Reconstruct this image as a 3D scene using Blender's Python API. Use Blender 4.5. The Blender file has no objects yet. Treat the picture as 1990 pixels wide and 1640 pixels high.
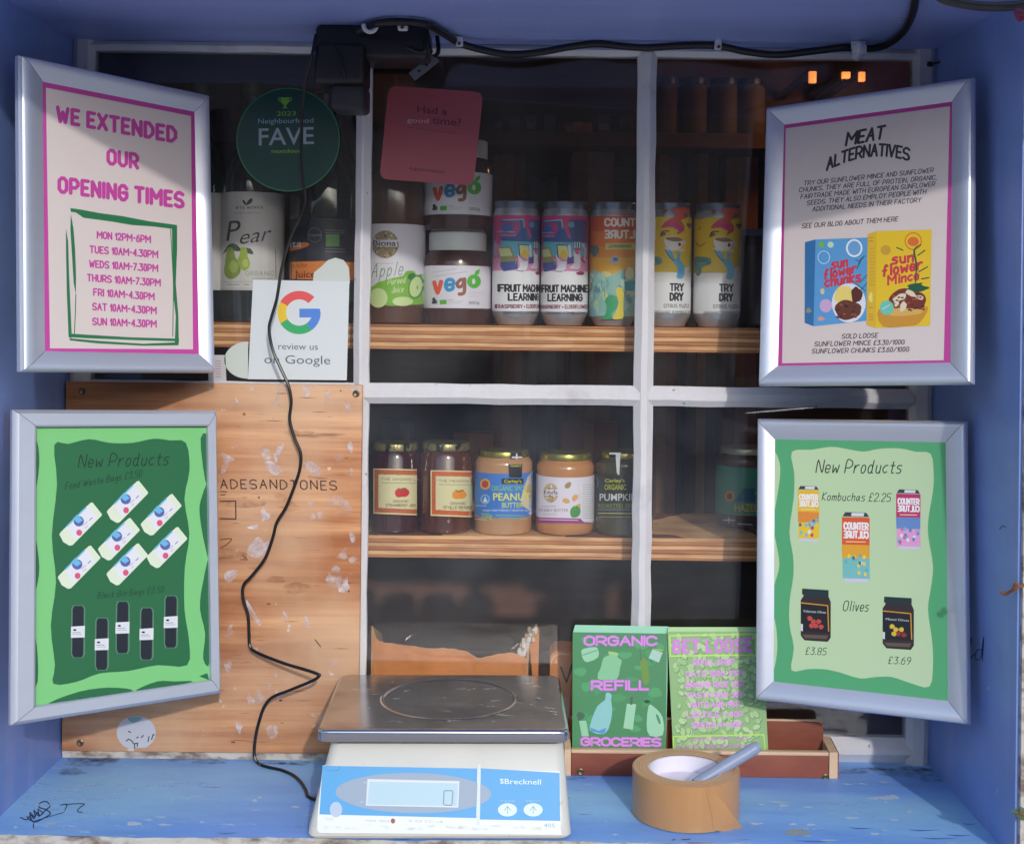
import bpy, bmesh, math, random
from mathutils import Vector, Matrix
from mathutils.geometry import tessellate_polygon
random.seed(7)
R = math.radians
# ------------------------------------------------------------------ camera
F, D, CX, CY, TH, EYE = 2500.0, 1.55, 1030.0, 606.0, R(0.65), 1.5
cs, sn = math.cos(TH), math.sin(TH)
scn = bpy.context.scene
col = scn.collection
cam = bpy.data.objects.new("camera", bpy.data.cameras.new("camera")); col.objects.link(cam)
cam.matrix_world = Matrix(((cs, -sn, 0, 0), (0, 0, -1, -D), (sn, cs, 0, EYE), (0, 0, 0, 1)))
cam.data.sensor_width = 36; cam.data.lens = 36*F/1990
cam.data.shift_x = (995-CX)/1990; cam.data.shift_y = (CY-820)/1990
cam.data.clip_start = 0.02; cam.data.clip_end = 500
scn.camera = cam
# ------------------------------------------------------------------ world, sun, exposure
SUN_EL, SUN_AZ = R(23), R(14)          # azimuth: degrees to the right of straight behind the camera
w = bpy.data.worlds.new("World"); scn.world = w; w.use_nodes = True
nt = w.node_tree; bg = nt.nodes['Background']
sky = nt.nodes.new('ShaderNodeTexSky'); sky.sky_type = 'NISHITA'; sky.sun_disc = False
sky.sun_elevation = SUN_EL; sky.dust_density = 2; sky.air_density = 1.3; sky.ozone_density = 4; sky.sun_rotation = R(180)-SUN_AZ
nt.links.new(sky.outputs[0], bg.inputs[0]); bg.inputs[1].default_value = 0.15
sl = bpy.data.lights.new("sun", 'SUN'); sl.energy = 1.2; sl.angle = R(1.2); sl.color = (1, .95, .90)
so = bpy.data.objects.new("sun", sl); col.objects.link(so)
sdir = Vector((math.sin(SUN_AZ)*math.cos(SUN_EL), -math.cos(SUN_AZ)*math.cos(SUN_EL), math.sin(SUN_EL)))
so.rotation_euler = sdir.to_track_quat('Z', 'Y').to_euler(); so.location = (0, -4, 6)
vs = scn.view_settings; vs.view_transform = 'Standard'; vs.look = 'None'; vs.gamma = 1; vs.exposure = 0.46
scn.cycles.transparent_max_bounces = 16
scn.cycles.max_bounces = 8

# ------------------------------------------------------------------ pixel helpers (photograph measurements -> real positions)
def ray(px, py):
    u, v = px-CX, py-CY
    return Vector(((u*cs+v*sn)/F, 1, (u*sn-v*cs)/F))
CAM = Vector((0, -D, EYE))
def P(px, py, Y): return CAM + ray(px, py)*(D+Y)
def onz(px, py, z):
    r = ray(px, py); return CAM + r*((z-EYE)/r.z)
class Plane:
    def __init__(s, o, r, u):
        s.o = o; s.r = r.normalized(); s.n = s.r.cross(u).normalized()
        if s.n.dot(CAM-o) < 0: s.n = -s.n
        s.u = s.n.cross(s.r); 
        if s.u.z < 0: s.u = -s.u
    def map(s, px, py, off=0):
        d = ray(px, py); t = (s.o-CAM).dot(s.n)/d.dot(s.n)
        return CAM + d*t + s.n*off
class Cyl:
    def __init__(s, c, r): s.c = c; s.rad = r
    def map(s, px, py, off=0):
        d = ray(px, py); ox, oy = CAM.x-s.c.x, CAM.y-s.c.y
        a = d.x*d.x+d.y*d.y; b = ox*d.x+oy*d.y; c = ox*ox+oy*oy-s.rad**2
        t = (-b-math.sqrt(max(0, b*b-a*c)))/a
        p = CAM+d*t; n = Vector((p.x-s.c.x, p.y-s.c.y, 0)).normalized()
        return Vector((s.c.x, s.c.y, p.z)) + n*(s.rad+off)

# ------------------------------------------------------------------ materials
def S(r, g, b):
    f = lambda c: (c/255/12.92) if c/255 <= .04045 else ((c/255+.055)/1.055)**2.4
    return (f(r), f(g), f(b), 1)
_m = {}
def mat(name, c, rough=.5, metal=0, var=0, scale=(8, 8, 8), bump=0, coat=0, spec=.5, c2=None, thr=None, bscale=None, emis=0):
    if name in _m: return _m[name]
    m = bpy.data.materials.new(name); m.use_nodes = True; _m[name] = m
    n = m.node_tree; p = n.nodes['Principled BSDF']
    p.inputs['Base Color'].default_value = c; p.inputs['Roughness'].default_value = rough
    p.inputs['Metallic'].default_value = metal; p.inputs['Specular IOR Level'].default_value = spec
    p.inputs['Coat Weight'].default_value = coat; p.inputs['Coat Roughness'].default_value = .08
    if emis:
        p.inputs['Emission Color'].default_value = c; p.inputs['Emission Strength'].default_value = emis
    if var or c2 or bump:
        tc = n.nodes.new('ShaderNodeTexCoord'); mp = n.nodes.new('ShaderNodeMapping'); mp.inputs['Scale'].default_value = scale
        no = n.nodes.new('ShaderNodeTexNoise'); no.inputs['Scale'].default_value = 1; no.inputs['Detail'].default_value = 8
        no.inputs['Roughness'].default_value = .62
        n.links.new(tc.outputs['Object'], mp.inputs[0]); n.links.new(mp.outputs[0], no.inputs[0])
        rp = n.nodes.new('ShaderNodeValToRGB'); n.links.new(no.outputs[0], rp.inputs[0])
        e = rp.color_ramp.elements
        a, b = thr or (.3, .7)
        e[0].position = a; e[1].position = b
        e[0].color = c if c2 else tuple(x*(1-var) for x in c[:3])+(1,)
        e[1].color = c2 if c2 else tuple(min(1, x*(1+var)) for x in c[:3])+(1,)
        n.links.new(rp.outputs[0], p.inputs['Base Color'])
        if bump:
            bn = n.nodes.new('ShaderNodeBump'); bn.inputs['Strength'].default_value = bump; bn.inputs['Distance'].default_value = .002
            if bscale:
                n2 = n.nodes.new('ShaderNodeTexNoise'); n2.inputs['Scale'].default_value = bscale; n2.inputs['Detail'].default_value = 6
                n.links.new(tc.outputs['Object'], n2.inputs[0]); n.links.new(n2.outputs[0], bn.inputs['Height'])
            else: n.links.new(no.outputs[0], bn.inputs['Height'])
            n.links.new(bn.outputs[0], p.inputs['Normal'])
    return m
def add_layer(m, c, scale, thr, noise_scale=1, detail=6, rough=None):
    """second colour (chips, dirt) mixed over the base colour by its own noise"""
    n = m.node_tree; p = n.nodes['Principled BSDF']
    tc = n.nodes.new('ShaderNodeTexCoord'); mp = n.nodes.new('ShaderNodeMapping'); mp.inputs['Scale'].default_value = scale
    mp.inputs['Location'].default_value = (3.3, 7.1, 1.7)
    no = n.nodes.new('ShaderNodeTexNoise'); no.inputs['Scale'].default_value = noise_scale; no.inputs['Detail'].default_value = detail
    n.links.new(tc.outputs['Object'], mp.inputs[0]); n.links.new(mp.outputs[0], no.inputs[0])
    rp = n.nodes.new('ShaderNodeValToRGB'); rp.color_ramp.elements[0].position = thr[0]; rp.color_ramp.elements[1].position = thr[1]
    rp.color_ramp.elements[1].color = (thr[2],)*3+(1,) if len(thr) > 2 else (1, 1, 1, 1)
    n.links.new(no.outputs[0], rp.inputs[0])
    mx = n.nodes.new('ShaderNodeMix'); mx.data_type = 'RGBA'
    n.links.new(rp.outputs[0], mx.inputs[0])
    src = p.inputs['Base Color'].links
    if src: n.links.new(src[0].from_socket, mx.inputs[6])
    else: mx.inputs[6].default_value = p.inputs['Base Color'].default_value
    mx.inputs[7].default_value = c
    n.links.new(mx.outputs[2], p.inputs['Base Color'])
    return m
def K(r, g, b, rough=.45):                     # printed ink
    return mat("ink_%d_%d_%d" % (r, g, b), S(r, g, b), rough)
M_blue = mat("blue_paint", S(124, 152, 218), .42, var=.10, scale=(5, 5, 14), bump=.25, bscale=60)
add_layer(M_blue, S(166, 176, 224), (22, 22, 3), (.54, .76, .5)); add_layer(M_blue, S(185, 190, 215), (60, 30, 45), (.735, .75, .8))
M_soffit = mat("soffit_paint", S(142, 160, 224), .38, var=.1, scale=(3, 20, 20), bump=.3, bscale=40)
add_layer(M_soffit, S(170, 176, 226), (4, 30, 30), (.58, .8, .5)); add_layer(M_soffit, S(200, 205, 225), (50, 50, 50), (.74, .75, .9))
M_sill = mat("sill_paint", S(120, 168, 240), .5, var=.13, scale=(3, 26, 20), bump=.3, bscale=70)
add_layer(M_sill, S(156, 208, 244), (2.5, 9, 5), (.40, .62, .85)); add_layer(M_sill, S(190, 205, 220), (22, 90, 30), (.68, .71, .8))
add_layer(M_sill, S(70, 74, 90), (14, 160, 30), (.70, .73, .7))
M_white = mat("white_paint", S(210, 209, 213), .45, var=.06, scale=(20, 20, 8), bump=.5, bscale=90)
add_layer(M_white, S(150, 146, 150), (18, 18, 18), (.56, .75, .5)); add_layer(M_white, S(95, 90, 90), (70, 70, 50), (.70, .73, .7))
M_worn = mat("worn_edge", S(190, 186, 180), .8, c2=S(120, 105, 95), scale=(30, 60, 60), thr=(.45, .62), bump=.8)
M_ply = mat("plywood_face", S(154, 84, 42), .6, c2=S(218, 160, 112), scale=(2.4, 60, 62), thr=(.36, .62), bump=.3)
add_layer(M_ply, S(150, 84, 42), (2.2, 30, 16), (.46, .66, .8)); add_layer(M_ply, S(212, 178, 144), (5, 5, 4), (.42, .62, .65))
add_layer(M_ply, S(110, 64, 38), (9, 40, 120), (.66, .72, .7)); add_layer(M_ply, S(216, 206, 204), (38, 38, 32), (.685, .71, .8))
M_alu = mat("anodised_aluminium", S(206, 212, 228), .38, metal=.55, var=.03, scale=(4, 4, 60))
M_aluflat = mat("grey_aluminium", S(186, 192, 206), .45, metal=.35, var=.03, scale=(4, 4, 30))
M_black = mat("black_plastic", S(24, 24, 30), .4, var=.2, scale=(30, 30, 30))
M_rubber = mat("black_rubber", S(20, 20, 26), .35)
M_clip = mat("white_clip", S(205, 208, 220), .4)
M_steel = mat("stainless_steel", S(186, 184, 188), .2, metal=1, var=.07, scale=(4, 50, 50), bump=.04, bscale=30)
add_layer(M_steel, S(120, 118, 120), (14, 14, 14), (.5, .7, .6))
M_chrome = mat("bright_steel", S(205, 205, 210), .14, metal=1)
M_cream = mat("cream_plastic", S(202, 202, 197), .38, var=.03, scale=(20, 20, 20), bump=.05, bscale=400)
M_under = mat("dark_gap", S(50, 48, 54), .6)
M_tape = mat("brown_tape", S(184, 138, 92), .3, var=.05, scale=(60, 60, 8), coat=.2)
M_tapeside = mat("tape_edge", S(216, 172, 130), .5, var=.05, scale=(90, 90, 90))
_n = M_tapeside.node_tree; _tc = _n.nodes.new('ShaderNodeTexCoord'); _mp = _n.nodes.new('ShaderNodeMapping'); _mp.inputs['Scale'].default_value = (1, 1, 0); _vl = _n.nodes.new('ShaderNodeVectorMath'); _vl.operation = 'LENGTH'
_n.links.new(_tc.outputs['Object'], _mp.inputs[0]); _n.links.new(_mp.outputs[0], _vl.inputs[0]); _ns = _n.nodes.new('ShaderNodeTexNoise'); _ns.noise_dimensions = '1D'; _ns.inputs['Scale'].default_value = 1400; _n.links.new(_vl.outputs['Value'], _ns.inputs['W'])
_rp = _n.nodes.new('ShaderNodeValToRGB'); _rp.color_ramp.elements[0].position = .35; _rp.color_ramp.elements[0].color = S(168, 118, 76); _rp.color_ramp.elements[1].position = .6; _rp.color_ramp.elements[1].color = S(222, 180, 140); _n.links.new(_ns.outputs[0], _rp.inputs[0]); _n.links.new(_rp.outputs[0], _n.nodes['Principled BSDF'].inputs['Base Color'])
M_core = mat("card_core", S(226, 222, 234), .7)
M_pen = mat("grey_pen", S(140, 152, 180), .4)
M_tray = mat("stained_plywood", S(122, 62, 46), .5, c2=S(148, 84, 64), scale=(10, 30, 30), thr=(.35, .7), bump=.1)
M_trayedge = mat("raw_ply_edge", S(214, 184, 152), .7, var=.1, scale=(10, 200, 60))
M_brass = mat("screw_metal", S(110, 100, 80), .4, metal=.8)
M_gold = mat("gold_lid", S(166, 154, 76), .25, metal=.75)
M_card = mat("corrugated_card", S(206, 130, 70), .75, var=.10, scale=(14, 14, 60), bump=.4)
M_cardin = mat("card_inside", S(186, 140, 96), .85, var=.15, scale=(20, 20, 60), bump=.5)
M_room = mat("room_wall", S(112, 92, 88), .85, var=.2, scale=(3, 3, 3))
M_wood = mat("dark_wood", S(118, 76, 56), .6, var=.25, scale=(3, 30, 30))
M_amber = mat("amber_tube", S(88, 66, 54), .75, var=.3, scale=(20, 20, 4))
M_grey = mat("dark_tub", S(104, 104, 120), .5, var=.2, scale=(9, 9, 9))
M_red = mat("brown_carton", S(176, 106, 80), .7, var=.2, scale=(9, 9, 9))
def scuff(name, c, sc=80, lo=.32, hi=.72, a0=.08, a1=.95):
    m = mat(name, c, .7); n = m.node_tree; p = n.nodes['Principled BSDF']; tc = n.nodes.new('ShaderNodeTexCoord'); mp = n.nodes.new('ShaderNodeMapping'); mp.inputs['Scale'].default_value = (sc*.7, sc, sc)
    no = n.nodes.new('ShaderNodeTexNoise'); no.inputs['Scale'].default_value = 1; no.inputs['Detail'].default_value = 5; n.links.new(tc.outputs['Object'], mp.inputs[0]); n.links.new(mp.outputs[0], no.inputs[0])
    r = n.nodes.new('ShaderNodeMapRange'); r.inputs[1].default_value = lo; r.inputs[2].default_value = hi; r.inputs[3].default_value = a0; r.inputs[4].default_value = a1
    n.links.new(no.outputs[0], r.inputs[0]); n.links.new(r.outputs[0], p.inputs['Alpha']); return m
# plywood edge: horizontal plies
def ply_edge():
    m = bpy.data.materials.new("plywood_edge"); m.use_nodes = True; n = m.node_tree; p = n.nodes['Principled BSDF']
    tc = n.nodes.new('ShaderNodeTexCoord'); sx = n.nodes.new('ShaderNodeSeparateXYZ'); n.links.new(tc.outputs['Object'], sx.inputs[0])
    no = n.nodes.new('ShaderNodeTexNoise'); no.inputs['Scale'].default_value = 6; mp = n.nodes.new('ShaderNodeMapping'); mp.inputs['Scale'].default_value = (1, 1, 8)
    n.links.new(tc.outputs['Object'], mp.inputs[0]); n.links.new(mp.outputs[0], no.inputs[0])
    a = n.nodes.new('ShaderNodeMath'); a.operation = 'MULTIPLY_ADD'; a.inputs[1].default_value = .004
    n.links.new(no.outputs[0], a.inputs[0]); n.links.new(sx.outputs[2], a.inputs[2])
    b = n.nodes.new('ShaderNodeMath'); b.operation = 'MULTIPLY'; b.inputs[1].default_value = 1/.0098; n.links.new(a.outputs[0], b.inputs[0])
    c = n.nodes.new('ShaderNodeMath'); c.operation = 'FRACT'; n.links.new(b.outputs[0], c.inputs[0])
    rp = n.nodes.new('ShaderNodeValToRGB'); n.links.new(c.outputs[0], rp.inputs[0]); e = rp.color_ramp.elements
    e[0].position = 0; e[0].color = S(120, 62, 30); e[1].position = .14; e[1].color = S(196, 126, 70)
    for ps, cc in ((.42, S(206, 138, 84)), (.5, S(150, 86, 46)), (.58, S(232, 184, 130)), (.9, S(240, 190, 136))):
        x = e.new(ps); x.color = cc
    n2 = n.nodes.new('ShaderNodeTexNoise'); n2.inputs['Scale'].default_value = 1; n2.inputs['Detail'].default_value = 6
    m2 = n.nodes.new('ShaderNodeMapping'); m2.inputs['Scale'].default_value = (14, 20, 180)
    n.links.new(tc.outputs['Object'], m2.inputs[0]); n.links.new(m2.outputs[0], n2.inputs[0])
    mx = n.nodes.new('ShaderNodeMix'); mx.data_type = 'RGBA'; mx.blend_type = 'MULTIPLY'; mx.inputs[0].default_value = .55
    r2 = n.nodes.new('ShaderNodeValToRGB'); r2.color_ramp.elements[0].position = .35; r2.color_ramp.elements[1].position = .6
    r2.color_ramp.elements[0].color = S(150, 100, 70); n.links.new(n2.outputs[0], r2.inputs[0])
    n.links.new(rp.outputs[0], mx.inputs[6]); n.links.new(r2.outputs[0], mx.inputs[7]); n.links.new(mx.outputs[2], p.inputs['Base Color'])
    p.inputs['Roughness'].default_value = .6
    return m
M_plyedge = ply_edge()
def glass_mat():
    m = bpy.data.materials.new("window_glass"); m.use_nodes = True; n = m.node_tree; n.nodes.clear()
    out = n.nodes.new('ShaderNodeOutputMaterial'); tr = n.nodes.new('ShaderNodeBsdfTransparent'); tr.inputs[0].default_value = (.97, .98, .98, 1)
    gl = n.nodes.new('ShaderNodeBsdfGlossy'); gl.inputs['Roughness'].default_value = .01; gl.inputs[0].default_value = (1, 1, 1, 1)
    fr = n.nodes.new('ShaderNodeFresnel'); fr.inputs[0].default_value = 1.45
    mx = n.nodes.new('ShaderNodeMixShader'); n.links.new(fr.outputs[0], mx.inputs[0]); n.links.new(tr.outputs[0], mx.inputs[1]); n.links.new(gl.outputs[0], mx.inputs[2])
    df = n.nodes.new('ShaderNodeBsdfDiffuse'); df.inputs[0].default_value = (.75, .78, .85, 1)
    tc = n.nodes.new('ShaderNodeTexCoord'); no = n.nodes.new('ShaderNodeTexNoise'); no.inputs['Scale'].default_value = 9; no.inputs['Detail'].default_value = 8
    n.links.new(tc.outputs['Object'], no.inputs[0]); mr = n.nodes.new('ShaderNodeMapRange'); mr.inputs[1].default_value = .35; mr.inputs[2].default_value = .8
    mr.inputs[3].default_value = .004; mr.inputs[4].default_value = .035; n.links.new(no.outputs[0], mr.inputs[0])
    m2 = n.nodes.new('ShaderNodeMixShader'); n.links.new(mr.outputs[0], m2.inputs[0]); n.links.new(mx.outputs[0], m2.inputs[1]); n.links.new(df.outputs[0], m2.inputs[2])
    n.links.new(m2.outputs[0], out.inputs[0]); return m
M_glass = glass_mat()
def brick_mat(name, c1, c2, c3, sc=1.0):
    m = bpy.data.materials.new(name); m.use_nodes = True; n = m.node_tree; p = n.nodes['Principled BSDF']
    tc = n.nodes.new('ShaderNodeTexCoord'); mp = n.nodes.new('ShaderNodeMapping'); mp.inputs['Rotation'].default_value = (R(-90), 0, 0)
    b = n.nodes.new('ShaderNodeTexBrick'); b.inputs['Scale'].default_value = sc; b.inputs['Brick Width'].default_value = .225; b.inputs['Row Height'].default_value = .075
    b.inputs['Mortar Size'].default_value = .008; b.inputs[1].default_value = c1; b.inputs[2].default_value = c2; b.inputs[3].default_value = c3
    n.links.new(tc.outputs['Object'], mp.inputs[0]); n.links.new(mp.outputs[0], b.inputs[0]); n.links.new(b.outputs[0], p.inputs['Base Color'])
    p.inputs['Roughness'].default_value = .9; return m
M_brick = brick_mat("brown_brick", S(172, 124, 104), S(146, 104, 88), S(170, 160, 150))

# ------------------------------------------------------------------ mesh builder
class MB:
    def __init__(s): s.v = []; s.f = []; s.m = []; s.mats = []; s.M = Matrix()
    def mi(s, m):
        if m not in s.mats: s.mats.append(m)
        return s.mats.index(m)
    def add(s, vs, fs, m):
        b = len(s.v); s.v += [s.M @ Vector(v) for v in vs]; i = s.mi(m)
        for f in fs: s.f.append([b+k for k in f]); s.m.append(i)
        return s
    def frombm(s, bm, m):
        bm.verts.index_update(); s.add([v.co.copy() for v in bm.verts], [[v.index for v in f.verts] for f in bm.faces], m); bm.free(); return s
    def box(s, a, b, m, bev=0, seg=2):
        bm = bmesh.new(); bmesh.ops.create_cube(bm, size=1)
        for v in bm.verts:
            v.co = Vector([(a[i]+b[i])/2 + v.co[i]*(b[i]-a[i]) for i in range(3)])
        if bev: bmesh.ops.bevel(bm, geom=list(bm.edges), offset=bev, segments=seg, affect='EDGES', profile=.5)
        return s.frombm(bm, m)
    def lathe(s, c, prof, m, n=56, a0=0, a1=2*math.pi, caps=True):
        full = abs(a1-a0-2*math.pi) < 1e-6; vs = []; fs = []; k = n if full else n+1
        for (r, z) in prof:
            for i in range(k):
                t = a0+(a1-a0)*i/n; vs.append((c[0]+r*math.cos(t), c[1]+r*math.sin(t), c[2]+z))
        for j in range(len(prof)-1):
            for i in range(n):
                i2 = (i+1) % k
                fs.append([j*k+i, j*k+i2, (j+1)*k+i2, (j+1)*k+i])
        s.add(vs, fs, m)
        if full and caps:
            for j, rev in ((0, True), (len(prof)-1, False)):
                if prof[j][0] > 1e-6:
                    ring = list(range(j*k, j*k+k)); ring = ring[::-1] if rev else ring
                    s.add([vs[i] for i in ring], [list(range(k))], m)
        return s
    def tube(s, pts, r, m, n=8, smooth=True, sub=6, flat=1):
        pts = [Vector(p) for p in pts]
        if smooth and len(pts) > 2: pts = catmull(pts, sub)
        vs = []; fs = []; up = Vector((.13, -.9, .41)).normalized(); rr = r if callable(r) else (lambda t: r)
        for i, p in enumerate(pts):
            t = (pts[min(i+1, len(pts)-1)]-pts[max(i-1, 0)]).normalized()
            a = t.cross(up).normalized() if abs(t.dot(up)) < .98 else t.cross(Vector((1, 0, 0))).normalized(); b = a.cross(t); up = b if b.length > .5 else up
            q = rr(i/(len(pts)-1))
            for k in range(n):
                th = 2*math.pi*k/n; vs.append(p+a*math.cos(th)*q+b*math.sin(th)*q*flat)
        for i in range(len(pts)-1):
            for k in range(n): fs.append([i*n+k, i*n+(k+1) % n, (i+1)*n+(k+1) % n, (i+1)*n+k])
        fs.append(list(range(n))[::-1]); fs.append([(len(pts)-1)*n+k for k in range(n)])
        return s.add(vs, fs, m)
    def prism(s, pts, off, m):
        """closed outline (3-D points) extruded by vector off"""
        n = len(pts); pts = [Vector(p) for p in pts]
        tri = [list(t) for t in tessellate_polygon([pts])]
        s.add(pts+[p+off for p in pts], [t for t in tri]+[[i+n for i in t][::-1] for t in tri]+[[i, (i+1) % n, (i+1) % n+n, i+n] for i in range(n)], m)
        return s
    def build(s, name, parent=None, loc=None, smooth=True, ang=35):
        L = Vector(parent.get('_w', (0, 0, 0))) if parent is not None else (Vector(loc) if loc is not None else Vector((0, 0, 0)))
        me = bpy.data.meshes.new(name); me.from_pydata([tuple(v-L) for v in s.v], [], s.f)
        for m in s.mats: me.materials.append(m)
        for p, i in zip(me.polygons, s.m): p.material_index = i; p.use_smooth = smooth
        me.update()
        bm = bmesh.new(); bm.from_mesh(me)
        solid = [f for f in bm.faces if all(not e.is_boundary for e in f.edges)]
        if solid: bmesh.ops.recalc_face_normals(bm, faces=solid)
        bm.to_mesh(me); bm.free()
        if smooth: me.set_sharp_from_angle(angle=R(ang))
        o = bpy.data.objects.new(name, me); col.objects.link(o)
        if parent is not None: o.parent = parent
        else: o.location = L
        o['_w'] = tuple(L)
        return o
def catmull(pts, sub):
    out = []
    for i in range(len(pts)-1):
        p0, p1, p2, p3 = pts[max(i-1, 0)], pts[i], pts[i+1], pts[min(i+2, len(pts)-1)]
        for k in range(sub):
            t = k/sub
            out.append(.5*((2*p1)+(p2-p0)*t+(2*p0-5*p1+4*p2-p3)*t*t+(3*p1-p0-3*p2+p3)*t**3))
    out.append(pts[-1]); return out
def thing(name, label, cat, loc, group=None):
    o = bpy.data.objects.new(name, None); col.objects.link(o); o.empty_display_size = .02
    o.location = loc; o['_w'] = tuple(loc); return tag(o, label, cat, group)
def tag(o, label, cat, group=None, kind=None):
    o['label'] = label
    if cat: o['category'] = cat
    if group: o['group'] = group
    if kind: o['kind'] = kind
    return o
def dup(root, dloc, rotz, label):
    r = root.copy(); col.objects.link(r); r.location = Vector(root.location)+Vector(dloc); r.rotation_euler = (0, 0, rotz); r['label'] = label
    for ch in list(root.children):
        c = ch.copy(); col.objects.link(c); c.parent = r
        for g in list(ch.children):
            d = g.copy(); col.objects.link(d); d.parent = c
    return r

# ------------------------------------------------------------------ stroke font (hex grid: baseline 4, cap E, x-height A)
G = dict(A="04 3E 64|18 58", B="04 0E 3E 5D 5A 39 09|39 68 65 44 04", C="6C 4E 2E 0C 06 24 44 66", D="04 0E 3E 6B 67 34 04", E="5E 0E 04 54|09 49",
 F="5E 0E 04|09 49", G="6C 4E 2E 0C 06 24 44 66 69 39", H="04 0E|64 6E|09 69", I="04 0E", J="4E 46 34 14 06", K="04 0E|5E 09 54", L="0E 04 54",
 M="04 0E 48 8E 84", N="04 0E 64 6E", O="2E 0C 06 24 44 66 6C 4E 2E", P="04 0E 4E 6C 6A 48 08", Q="2E 0C 06 24 44 66 6C 4E 2E|46 74", R="04 0E 4E 6C 6A 48 08|38 64",
 S="6D 4E 2E 0C 0A 29 49 67 65 44 24 05", T="0E 6E|3E 34", U="0E 06 24 44 66 6E", V="0E 34 6E", W="0E 24 4B 64 8E", X="0E 64|04 6E", Y="0E 39 6E|39 34", Z="0E 6E 04 64",
 a="49 2A 08 06 14 36 4A|4A 45 54", b="0E 05 24 46 48 3A 1A 07", c="4A 2A 08 06 24 45", d="48 3A 1A 08 06 14 34 46|4E 45 54", e="07 47 49 3A 1A 08 06 14 34 45",
 f="4D 3E 2D 14|09 39", g="49 2A 08 06 15 36 4A 42 30 10", h="0E 04|08 2A 4A 48 44", i="1A 14|1D 1C", k="0E 04|4A 07 44", l="1E 14", m="0A 04|08 2A 39 34|38 5A 69 64",
 n="0A 04|08 2A 4A 48 44", o="1A 08 06 14 34 46 48 3A 1A", p="0A 00|08 2A 49 46 24 05", r="0A 04|07 2A 4A", s="4A 1A 08 37 46 34 04", t="2D 25 34 44|0A 4A",
 u="0A 06 14 34 46|4A 44", v="0A 24 4A", w="0A 14 38 54 6A", y="0A 26|4A 10")
G.update({'0': "1E 0C 06 14 34 46 4C 3E 1E", '1': "0B 2E 24", '2': "0C 1E 4E 5C 5A 04 54", '3': "0E 5E 2A 4A 58 55 34 14 05", '4': "44 4E 07 57", '5': "5E 0E 0A 3A 58 55 34 04",
 '6': "4E 1C 06 14 44 56 58 4A 1A 07", '7': "0E 5E 14", '8': "1E 0C 0A 19 49 5A 5C 4E 1E|19 07 05 14 44 55 57 49", '9': "14 35 5A 5C 4E 1E 0C 0A 19 49 5B",
 '£': "5C 4E 2E 1C 14|04 54|09 39", '.': "04 05", '-': "09 39", '/': "04 5E", '+': "08 48|26 2A", "'": "0E 0C", ',': "14 02", '?': "0C 1E 3E 4C 4A 28 27|24 25", '*': "07 4B|0B 47|26 2C"})
def glyph(ch):
    st = [[(int(p[0], 16), int(p[1], 16)-4) for p in q.split()] for q in G[ch].split('|')]
    w = max(x for q in st for x, y in q); return st, w
_tc = {}
def fontmesh(txt, bold=0, shear=0):
    k = (txt, bold, shear)
    if k not in _tc:
        c = bpy.data.curves.new("t", 'FONT'); c.body = txt; c.size = 1; c.resolution_u = 3; c.offset = bold; c.shear = shear
        o = bpy.data.objects.new("t", c); col.objects.link(o)
        dg = bpy.context.evaluated_depsgraph_get(); e = o.evaluated_get(dg); me = e.to_mesh()
        v = [(p.co.x, p.co.y) for p in me.vertices]; f = [list(p.vertices) for p in me.polygons]; e.to_mesh_clear()
        bpy.data.objects.remove(o); bpy.data.curves.remove(c)
        x0 = min(p[0] for p in v); x1 = max(p[0] for p in v)
        _tc[k] = ([((x-x0)/(x1-x0), y/.72) for x, y in v], f)       # cap height about .72 em
    return _tc[k]

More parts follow.
